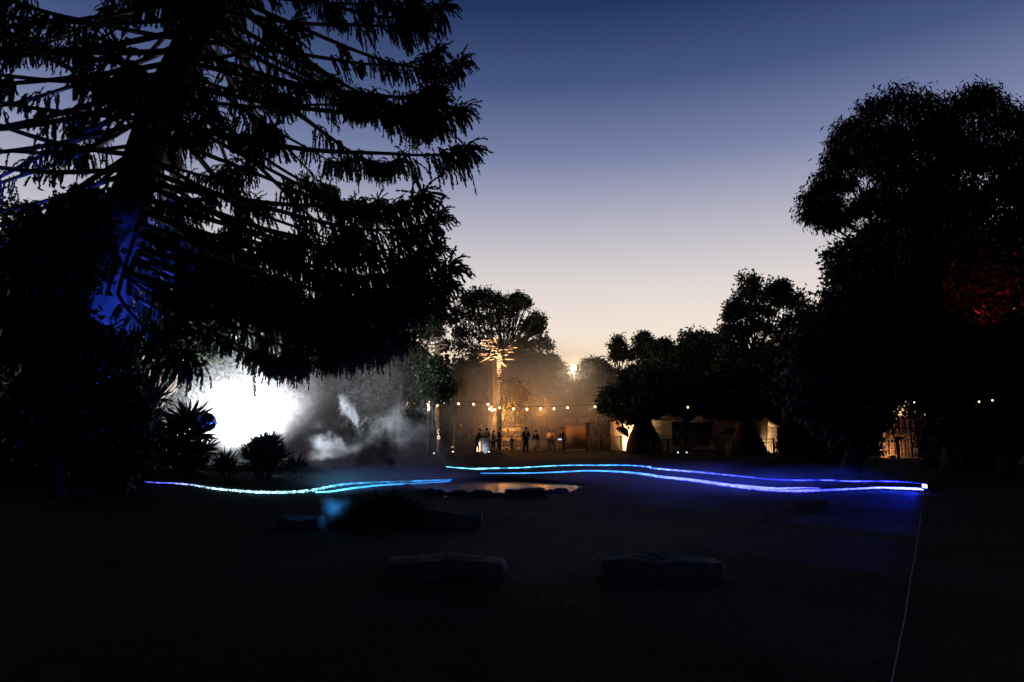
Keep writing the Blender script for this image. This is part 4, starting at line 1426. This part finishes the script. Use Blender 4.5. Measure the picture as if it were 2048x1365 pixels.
# pale display panel on a plinth
p0, p1 = place(1132, 901, 49.5), place(1171, 901, 49.5)
t = empty('display_panel', (p0 + p1) / 2, 'large pale square panel standing on a light plinth at mid terrace', 'panel')
W = p1[0] - p0[0]
MB().box((0, 0, 0.07), (W * 1.06, 0.4, 0.13)).build('plinth', M['cream'], t)
MB().box((0, 0, 1.0), (W, 0.08, 1.72)).build('panel', M['panel'], t)
MB().box((-W / 2 - 0.03, 0, 1.0), (0.05, 0.1, 1.75)).box((W / 2 + 0.03, 0, 1.0), (0.05, 0.1, 1.75)).build('frame', M['timber'], t)
p = place(1176, 902, 49.0)
tag(MB().box((0, 0, 1.0), (0.22, 0.22, 2.0)).box((0, 0, 2.02), (0.5, 0.3, 0.06)).build('timber_post', M['timber'], loc=p), 'thick dark timber post right of the large pale panel', 'post')


def railing(x0, x1, Y, label, h=1.05, nb=16, posts=4, mt='metal', top2=False):
    p0, p1 = place(x0, 905, Y), place(x1, 905, Y)
    t = empty('railing', (p0 + p1) / 2, label, 'railing')
    W = p1[0] - p0[0]
    MB().box((0, 0, h), (W, 0.06, 0.05)).build('top_rail', M[mt], t)
    MB().box((0, 0, 0.12), (W, 0.04, 0.04)).build('bottom_rail', M[mt], t)
    if top2: MB().box((0, 0, h - 0.22), (W, 0.04, 0.04)).build('middle_rail', M[mt], t)
    pr = None
    for k in range(nb):
        o = MB().tube([(0, 0, 0.13), (0, 0, h - 0.02)], 0.012, 5).build('baluster', M[mt], t) if pr is None else pr.copy()
        if pr is not None:
            C.objects.link(o)
        else:
            pr = o
        o.parent = t
        o.location = (-W / 2 + W * (k + 0.5) / nb, 0, 0)
    for k in range(posts):
        MB().box((-W / 2 + W * k / (posts - 1), 0, h / 2 + 0.03), (0.09, 0.09, h + 0.06)).build('post', M[mt], t)
    return t


railing(1178, 1242, 47.5, 'metal railing with thin uprights before the glowing cream wall', 1.08, 26, 4, 'timber_pale')
railing(1304, 1466, 41.0, 'dark two-rail fence between the bottle trees', 1.0, 44, 6, 'metal', True)
railing(1524, 1548, 41.3, 'short dark fence end right of the second bottle tree', 1.0, 8, 2, 'metal', True)


def clad_shed(label, x0, x1, yb, Y, h, mt, gable=None, boards=22, depth=3.0, name='shed', door=None):
    p0, p1 = place(x0, yb, Y), place(x1, yb, Y)
    c = (p0 + p1) / 2
    t = empty(name, c, label, 'shed')
    W = p1[0] - p0[0]
    MB().box((0, depth / 2 + 0.06, h / 2), (W - 0.04, depth, h - 0.02)).build('wall', M[mt], t)
    cl = MB()
    for k in range(boards):
        z = (k + 0.5) * h / boards
        cl.box((0, 0.03, z), (W, 0.03, h / boards * 1.05), rx=R(-7))
    o = cl.build('cladding', M[mt], t)
    o['kind'] = 'stuff'
    if gable:
        v = [(-W / 2, 0.04, h), (W / 2, 0.04, h), (0, 0.04, h + gable), (-W / 2, depth, h), (W / 2, depth, h), (0, depth, h + gable)]
        MB().add(v, [np.array([[0, 1, 2]]), np.array([[3, 5, 4]]), np.array([[0, 3, 4, 1]])]).build('gable', M[mt], t)
        r_ = MB()
        for sg in (-1, 1):
            a = math.atan2(gable, W / 2)
            r_.box((sg * W / 4, depth / 2, h + gable / 2 + 0.06), (math.hypot(W / 2, gable) + 0.3, depth + 0.5, 0.06), ry=sg * a)
        r_.build('roof', M['roof'], t)
    else:
        MB().box((0, depth / 2, h + 0.06), (W + 0.35, depth + 0.6, 0.08)).build('roof', M['roof'], t)
        MB().box((0, -0.18, h + 0.0), (W + 0.3, 0.05, 0.14)).build('fascia', M['cream'], t)
    if door:
        d = MB().box((door * W, 0.0, 0.95), (0.8, 0.06, 1.9)).build('door', M['timber'], t)
        MB().box((door * W + 0.3, -0.04, 0.95), (0.06, 0.03, 0.12)).build('handle', M['metal'], d)
    return t


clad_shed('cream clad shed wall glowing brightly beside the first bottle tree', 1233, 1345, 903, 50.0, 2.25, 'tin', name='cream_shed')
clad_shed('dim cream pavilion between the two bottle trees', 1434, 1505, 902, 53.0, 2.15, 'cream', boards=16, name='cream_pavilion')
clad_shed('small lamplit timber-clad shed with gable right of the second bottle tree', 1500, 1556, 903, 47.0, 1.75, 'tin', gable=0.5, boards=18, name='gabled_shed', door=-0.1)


def marquee(x0, x1, Y, h, peak, label):
    p0, p1 = place(x0, 902, Y), place(x1, 902, Y)
    t = empty('marquee', (p0 + p1) / 2, label, 'marquee', 'pale marquees between the bottle trees')
    W = (p1[0] - p0[0])
    w = W / 2
    MB().add([(-w * .92, -w, h), (w * .92, -w, h), (w * .92, w, h), (-w * .92, w, h), (0, 0, peak)], np.array([[0, 1, 4], [1, 2, 4], [2, 3, 4], [3, 0, 4]])).build('canopy', M['tent'], t)
    MB().add([(-w, w * .96, 0), (w, w * .96, 0), (w * .9, w * .96, h), (-w * .9, w * .96, h), (-w, w * .99, 0), (w, w * .99, 0), (w * .9, w * .99, h), (-w * .9, w * .99, h)], np.array([[0, 1, 2, 3], [7, 6, 5, 4], [0, 4, 5, 1], [1, 5, 6, 2], [2, 6, 7, 3], [3, 7, 4, 0]])).build('back_wall', M['tent'], t)
    for sx in (-1, 1):
        for sy in (-1, 1):
            MB().tube([(sx * w, sy * w * .98, 0), (sx * w * .93, sy * w * .93, h)], 0.05, 6).build('leg', M['tent'], t)
    return t


marquee(1312, 1374, 55.0, 2.1, 3.0, 'pale marquee directly right of the first bottle tree')
marquee(1384, 1432, 54.0, 2.1, 2.9, 'pale marquee with slanting corner flap left of the dim pavilion')


def parasol(px, Y, label, r, z, tilt=0.0):
    p = place(px, 903, Y)
    t = empty('parasol', p, label, 'parasol', 'dark parasols on the terrace')
    MB().lathe([(0.25, 0.0), (0.25, 0.06), (0.05, 0.09)], n=12).build('base', M['stone_dark'], t)
    MB().tube([(0, 0, 0.08), (0, 0, z + 0.35)], 0.03, 8).build('pole', M['timber_pale'], t)
    o = MB().lathe([(0.02, 0.42), (r * .45, 0.36), (r * .8, 0.2), (r, 0.0), (r * .97, -0.02), (r * .75, 0.15), (r * .4, 0.3), (0.02, 0.36)], n=12).build('canopy', M['canvas'], t, smooth=True)
    o.location = (0, 0, z)
    o.rotation_euler = (0, tilt, 0)


parasol(1245, 48.6, 'tilted dark parasol before the glowing cream wall', 0.55, 1.35, R(35))
parasol(1459, 46.0, 'dark parasol left of the second bottle tree', 0.8, 1.3)
for x, lab in ((1454, 'left of two pale posts under the dark parasol'), (1463, 'right of two pale posts under the dark parasol')):
    p = place(x, 904, 45.0)
    tag(MB().box((0, 0, 0.45), (0.1, 0.1, 0.9)).box((0, 0, 0.92), (0.14, 0.14, 0.04)).build('bollard', M['panel'], loc=p), lab, 'post')
p = place(1364, 905, 42.5)
t = empty('patio_heater', p, 'dark thin mushroom-topped stand behind the two-rail fence', 'stand')
MB().lathe([(0.2, 0), (0.2, 0.08), (0.05, 0.1)], n=12).build('base', M['metal'], t)
MB().tube([(0, 0, 0.09), (0, 0, 1.15)], 0.035, 8).build('pole', M['metal'], t)
MB().lathe([(0.04, 1.15), (0.3, 1.2), (0.34, 1.26), (0.25, 1.36), (0.1, 1.46), (0.02, 1.5)], n=12).build('head', M['black'], t, smooth=True)

# lattice gate and brick wall at the right
p0, p1 = place(1772, 911, 38.0), place(1845, 911, 38.0)
c = (p0 + p1) / 2
W = p1[0] - p0[0]
t = empty('brick_wall', c + np.array([0, 0.5, 0]), 'lamplit brick wall behind the lattice screen at the right', 'wall')
MB().box((0, 0.14, 1.1), (W, 0.2, 2.2)).build('mortar_bed', M['mortar'], t)
proto = None
cnt = 0
for r_ in range(20):
    for k in range(10):
        x = -W / 2 + (k + 0.5 + 0.5 * (r_ % 2)) * W / 10
        if x > W / 2 - 0.05: continue
        if proto is None:
            o = proto = MB().box((0, 0, 0), (W / 10 - 0.02, 0.1, 0.092)).build('brick', M['brick'], t)
        else:
            o = proto.copy()
            C.objects.link(o)
            o.parent = t
        o.location = (x, 0.0 + rng.uniform(-0.006, 0.006), 0.06 + r_ * 0.11)
t = empty('lattice_screen', c, 'open lattice screen of thin battens before the lamplit brick wall', 'screen fence')
for k in range(11): MB().box((-W / 2 + W * (k + 0.5) / 11, 0.0, 1.0), (0.05, 0.03, 2.0)).build('batten', M['timber'], t)
for k in range(5): MB().box((0, 0.035, 0.2 + k * 0.42), (W, 0.025, 0.04)).build('rail', M['timber'], t)
p = place(1797, 913, 36.5)
t = empty('path_post', p, 'dark post with small box head standing before the lattice screen', 'post')
MB().box((0, 0, 0.55), (0.12, 0.12, 1.1)).build('post', M['black'], t)
MB().box((0.08, 0, 1.13), (0.36, 0.2, 0.16)).build('head', M['black'], t)

# light pole
p = place(1150, 897, 60.0)
t = empty('light_pole', p, 'tall light pole with the bright starry lamp above the tree line', 'light pole')
H = at(1148, 738, 60.0)[2]
MB().tube([(0, 0, 0), (0, 0, H * .5), (0, 0, H + .1)], [0.13, 0.11, 0.08], 10).build('pole', M['metal'], t)
MB().box((0, 0.1, H + 0.12), (0.7, 0.25, 0.3)).build('lamp_head', M['black'], t)
MB().lathe([(0.01, -0.22), (0.15, -0.15), (0.22, 0), (0.15, 0.15), (0.01, 0.22)], c=(-0.1, -0.26, H + 0.05), n=12).build('lens', M['sun_lens'], t, smooth=True)
lamp('pole_lamp', 'POINT', at(1145, 741, 60.9), 300, (1.0, 0.72, 0.42), 0.2)


# ------------------------------------------------------------------ festoon lights
def festoon(label, bulbs, Y, sag=0.12, r=0.068, ends=None):
    P = np.array([at(px, py, Y + (b_[0] if b_ else 0)) for px, py, *b_ in bulbs])
    o0 = P[0].copy()
    t = empty('festoon_string', o0, label, 'festoon lights', 'festoon light strings')
    Q = P - o0 + np.array([0, 0, 0.16])
    if ends: Q = np.concatenate([[at(*ends[0]) - o0], Q, [at(*ends[1]) - o0]])
    MB().tube(smoothpath(Q, len(Q) * 4), 0.012, 4).build('cable', M['wire'], t)
    pr = so_ = None
    for k, p in enumerate(P - o0):
        if pr is None:
            pr = MB().lathe([(0.004, -r * 1.1), (r * .7, -r * .7), (r, 0), (r * .75, r * .6), (r * .3, r * 1.05)], n=10).build('bulb', M['bulb'], t, smooth=True)
            o = pr
            s_ = so_ = MB().lathe([(r * .4, r), (r * .45, r * 1.9), (0.01, r * 2.1)], n=8).build('socket', M['black'], pr)
        else:
            o = pr.copy()
            C.objects.link(o)
            o.parent = t
            s_ = so_.copy()
            C.objects.link(s_)
            s_.parent = o
        o.location = p
    return t


festoon('festoon string from the smoke to the tallest pole', [(875, 812), (887, 806), (917, 808), (947, 809), (976, 809), (982, 815), (979, 818), (984, 821), (989, 820), (999, 816)], 46.5, ends=((856, 800, 46.5), (1003, 812, 46.5)))
festoon('festoon string of evenly spaced bulbs right of the tallest pole', [(1027, 818), (1054, 819), (1081, 818), (1108, 818), (1135, 816, 2), (1190, 814)], 46.0, ends=((1003, 812, 46), (1215, 808, 46)))
festoon('festoon string glimpsed between the two bottle trees', [(1349, 814), (1376, 815)], 47.5, ends=((1330, 808, 47.5), (1400, 808, 47.5)))
festoon('festoon string under the dark shade tree, left of the lattice screen', [(1626, 813), (1676, 812), (1726, 809), (1780, 804), (1803, 805), (1828, 805)], 29.5, r=0.032, ends=((1600, 808, 29.5), (1850, 800, 29.5)))
festoon('festoon string seen through the fig tree at the right edge', [(1958, 804), (1985, 801)], 21.0, r=0.022, ends=((1940, 800, 21), (2010, 796, 21)))
p = place(855, 900, 47.0)
t = empty('bulb_pole', p, 'thin pole hung with a tight vertical row of warm bulbs in the smoke', 'light pole')
H = at(855, 788, 47.0)[2]
MB().tube([(0, 0, 0), (0, 0, H)], 0.03, 6).build('pole', M['timber_pale'], t)
pr = None
for px, py in [(857, 802), (859, 806), (856, 809), (857, 813), (858, 817), (857, 820)]:
    q = at(px, py, 46.9) - p
    if pr is None:
        o = pr = MB().lathe([(0.004, -.07), (0.05, -.04), (0.065, 0), (0.05, .05), (0.02, .08)], n=10).build('bulb', M['bulb'], t, smooth=True)
    else:
        o = pr.copy()
        C.objects.link(o)
        o.parent = t
    o.location = q
# pink-white loop of fairy lights in the smoke
p = at(877, 870, 30.0)
t = MB()
a = np.linspace(0, 2 * PI, 14)
t.tube(np.stack([0.06 * np.cos(a), 0 * a, 0.06 * np.sin(a) - 0.12], -1), 0.012, 5)
t.tube(smoothpath(np.array([(0, 0, -0.06), (0.02, 0, 0.03), (-0.05, 0, 0.12), (-0.02, 0, 0.2), (0.03, 0, 0.24)]), 12), 0.008, 5)
tag(t.build('fairy_light', glow('pinkish_light', (1.0, 0.55, 0.5), 2.5), loc=p), 'small pinkish loop of fairy light hanging in the grey smoke', 'light')

# small path lights
for px, py, Y, lab in [(868, 900, 40, 'tiny white path light below the pinkish loop'), (1356, 901, 41.6, 'left of two tiny white path lights by the two-rail fence'), (1373, 902, 41.6, 'right of two tiny white path lights by the two-rail fence')]:
    p = place(px, py, Y)
    t = empty('path_light', p, lab, 'path light')
    MB().tube([(0, 0, 0), (0, 0, 0.16)], 0.025, 6).build('stem', M['metal'], t)
    MB().lathe([(0.02, 0.16), (0.05, 0.18), (0.05, 0.22), (0.01, 0.24)], n=8).build('lens', M['board'] if False else glow('path_lens', (0.9, 0.95, 1), 1.5), t)

# bright warm garden uplights on the terrace
p = place(957, 905, 46.3)
t = empty('light_column', p, 'bright warm slatted light column at the left of the signboard', 'light column')
MB().box((0, 0, 0.04), (0.34, 0.34, 0.08)).build('base', M['timber'], t)
g = MB()
for k in range(9): g.box((0, 0, 0.16 + k * 0.11), (0.2, 0.2, 0.07))
g.build('lens', glow('column_light', (1.0, 0.6, 0.3), 6), t)
MB().box((-0.13, 0, 0.6), (0.03, 0.2, 1.1)).box((0.13, 0, 0.6), (0.03, 0.2, 1.1)).build('frame', M['timber'], t)

WARM = (1.0, 0.6, 0.3)
floodlight(place(976, 903, 45.9) + np.array([0, 0, 0.2]), place(999, 905, 45.9) + np.array([0, 0, 5.6]), 'warm_lens', 'warm floodlight shining up the tallest pole from its left foot', 3200, (1.0, 0.6, 0.32), 60, 0.06, 0.2)
floodlight(place(968, 902, 48.5) + np.array([0, 0, 0.2]), place(984, 902, 51) + np.array([0, 0, 4.6]), 'warm_lens', 'warm floodlight behind the group lighting the shorter poles', 130, (1.0, 0.5, 0.24), 80, 0.06, 0.2)
floodlight(place(1014, 902, 50.3) + np.array([0, 0, 0.25]), place(1030, 900, 52) + np.array([0, 0, 3.2]), 'warm_lens', 'yellow floodlight under the golden shrub', 260, (1.0, 0.62, 0.16), 90, 0.06, 0.2)
floodlight(place(905, 902, 51.0) + np.array([0, 0, 0.25]), place(910, 900, 53) + np.array([0, 0, 4.2]), 'warm_lens', 'yellowish floodlight under the olive shrub in the smoke', 110, (1.0, 0.7, 0.25), 70, 0.06, 0.2)
floodlight(place(1264, 904, 49.2) + np.array([0, 0, 0.12]), place(1263, 903, 49.9) + np.array([0, 0, 0.9]), 'warm_lens', 'warm floodlight on the ground against the cream shed wall', 900, (1.0, 0.68, 0.36), 150, 0.06, 0.2, 'SPOT', 0.9)
floodlight(place(1536, 905, 45.2) + np.array([0, 0, 0.12]), place(1530, 903, 47.0) + np.array([0, 0, 0.9]), 'warm_lens', 'warm floodlight before the gabled shed', 420, (1.0, 0.62, 0.28), 140, 0.06, 0.2)
floodlight(place(1786, 912, 37.4) + np.array([0, 0, 0.15]), place(1796, 911, 38.5) + np.array([0, 0, 1.1]), 'warm_lens', 'warm floodlight at the foot of the lattice screen', 160, (1.0, 0.58, 0.28), 140, 0.05, 0.18)
floodlight(place(978, 908, 43.2) + np.array([0, 0, 0.15]), at(993, 716, 45.9), 'warm_lens', 'added narrow warm fill light on the grass aimed up at the crown of sticks', 20000, (1.0, 0.64, 0.38), 34, 0.05, 0.16)  # extra lamp added to brighten the sticks
floodlight(place(905, 906, 42.6) + np.array([0, 0, 0.2]), at(874, 690, 45.0), 'warm_lens', 'narrow warm floodlight in the smoke aimed at the far left pole top', 8000, (1.0, 0.7, 0.45), 11, 0.05, 0.16)
lamp('haze_fill', 'POINT', at(1004, 828, 49.5), 470, (1.0, 0.38, 0.09), 0.3)  # fill lamps without fixtures, added to make the warm haze glow
lamp('haze_fill', 'POINT', at(1085, 822, 49.0), 220, (1.0, 0.36, 0.09), 0.3)
lamp('haze_fill', 'POINT', at(1195, 818, 49.5), 180, (1.0, 0.36, 0.09), 0.3)

# coloured garden floodlights
floodlight(place(255, 968, 18.4) + np.array([0, 0, 0.25]), at(225, 690, 20.6), 'blue_lens', 'blue floodlight in the grass aimed up the big conifer trunk', 13000, (0.02, 0.075, 1.0), 40, 0.1, 0.28)
floodlight(at(130, 772, 29.0), at(150, 760, 27.0), 'red_lens', 'small red lamp among the black trees at the far left', 12, (1.0, 0.06, 0.04), 120, 0.05, 0.14)
floodlight(at(1978, 618, 20.8), at(1950, 550, 23.8), 'red_lens', 'small red lamp high in the trees at the right', 60, (1.0, 0.05, 0.05), 90, 0.05, 0.12)
# white light inside the smoke, hidden by it, and an added lamp to brighten the drifting puffs
floodlight(place(505, 930, 30.2) + np.array([0, 0, 1.0]), place(470, 930, 32.0) + np.array([0, 0, 4.4]), 'white_lens', 'powerful white floodlight buried in the bright smoke', 13000, (0.95, 0.98, 1.0), 178, 0.4, 0.5, 'SPOT', 0.6)
floodlight(place(542, 952, 22.6) + np.array([0, 0, 0.3]), at(770, 805, 27.0), 'white_lens', 'added white fill light low behind the domed sword plant, aimed into the drifting smoke', 4200, (0.82, 0.91, 1.0), 42, 0.1, 0.22)
lamp('puff_fill', 'POINT', at(668, 1016, 11.6), 3.2, (0.02, 0.36, 1.0), 0.15)  # unseen lamp added inside the puff to turn it blue
pj = gr(1850, 980)
lamp('projector_beam', 'SPOT', (pj[0] - 0.1, pj[1], 0.3), 1500, (0.003, 0.06, 1.0), 0.05, (pj[0] - 8, pj[1] - 0.2, 0.2), 70, 0.8)
lamp('projector_fan', 'SPOT', (pj[0] - 0.12, pj[1] - 0.05, 0.28), 480, (0.004, 0.03, 1.0), 0.02, (pj[0] - 0.12 - 9.2, pj[1] - 0.05 - 3.9, 0.1), 74, 0.22)

# a first star
tag(MB().lathe([(0.01, -0.6), (0.45, -0.35), (0.6, 0), (0.45, 0.35), (0.01, 0.6)], n=10).build('star', M['star'], smooth=True, loc=at(1359, 123, 2000)), 'single tiny star high in the dusk sky', 'star')

# ------------------------------------------------------------------ smoke and mist
def smk(label, px, py, Y, rx, rz, ry, dens, ns, **kw):
    p = at(px, py, Y)
    m = mpx(Y)
    return smoke('smoke', label, 'smoke', p, (rx * m, ry, rz * m), smoke_mat('smoke', dens, ns, **kw))


smk('dense white smoke bank glowing from the light inside it', 535, 835, 29.5, 330, 220, 3.8, 0.34, 0.4, thresh=0.12, soft=0.5, edge=(0.0, 1.0), detail=6)
smk('bright grey billow low beside the sword plants', 655, 903, 25.0, 150, 100, 1.3, 2.3, 1.25, detail=9, thresh=0.33, soft=0.3, distort=0.25, edge=(-0.2, 1.0), stretch=(1, 1, 1.3))
smk('ragged puff of smoke lifting off the bright billow', 640, 925, 24.6, 110, 62, 0.9, 2.0, 1.9, detail=9, thresh=0.39, soft=0.2, distort=0.3, edge=(-0.2, 1.0))
smk('thin curling wisp rising above the bright billow', 705, 830, 25.2, 110, 120, 1.0, 2.2, 1.7, detail=9, thresh=0.45, soft=0.18, distort=0.45, edge=(-0.1, 1.0), stretch=(1.3, 1, 0.8))
smk('broad dim smoke veil hanging before the grey gums', 745, 770, 38.0, 210, 200, 6.0, 0.1, 0.3, detail=5, thresh=0.2, soft=0.5, edge=(-0.2, 1.0))
smk('grey smoke cloud drifting up before the dark gums', 815, 865, 26.3, 200, 165, 1.8, 1.3, 1.2, detail=9, thresh=0.41, soft=0.2, distort=0.3, edge=(0.0, 1.0))
smk('broad grey smoke veil left of the terrace', 850, 890, 27.5, 150, 115, 2.5, 0.35, 0.6, detail=7, thresh=0.3, soft=0.35, edge=(0.0, 1.0))
smk('low blue smoke puff left of the grass clump', 668, 1020, 11.6, 64, 66, 0.45, 3.0, 3.6, detail=9, thresh=0.31, soft=0.3, distort=0.4, edge=(0.0, 1.0))
smk('grey smoke curling over the right side of the grass clump', 830, 1000, 12.6, 60, 60, 0.5, 1.6, 3.0, detail=8, thresh=0.4, soft=0.2, edge=(0.0, 1.0))
smoke('mist', 'blue lit mist lying low over the lawn at the right of the pond', 'mist', (4.6, 17.2, 0.3), (7.6, 9.5, 0.7), smoke_mat('mist', 0.3, 0.5, thresh=0.25, soft=0.45, stretch=(0.6, 1, 2.5), edge=(-0.1, 0.95)))
smoke('mist', 'cyan lit mist low over the left end of the pond', 'mist', (-3.4, 18.8, 0.25), (4.2, 3.8, 0.7), smoke_mat('mist', 0.8, 0.7, thresh=0.2, soft=0.45, stretch=(0.6, 1, 2.5), edge=(0.0, 1)))
smoke('mist', 'thinnest veil of mist added to carry blue light over the foreground lawn', 'mist', (1.5, 9.8, 0.1), (8.5, 8.5, 0.6), smoke_mat('mist', 0.04, 0.3, thresh=0.15, soft=0.5, stretch=(0.6, 1, 2.5), edge=(0.1, 1)))  # mist added so the projector fan shows blue over the lawn
smk('small ball of haze added for the glow round the bright pole lamp', 1148, 742, 59.5, 80, 75, 3.4, 0.14, 0.5, detail=4, thresh=0.1, soft=0.5, edge=(-0.2, 1.0))  # haze ball added to give the lamp its halo
p = at(1050, 805, 54)
smoke('haze', 'warm brown haze hanging over the lamplit terrace', 'haze', p, (9.8, 10.0, 6.4), smoke_mat('haze', 0.085, 0.25, thresh=0.05, soft=0.5, edge=(0.3, 1)))
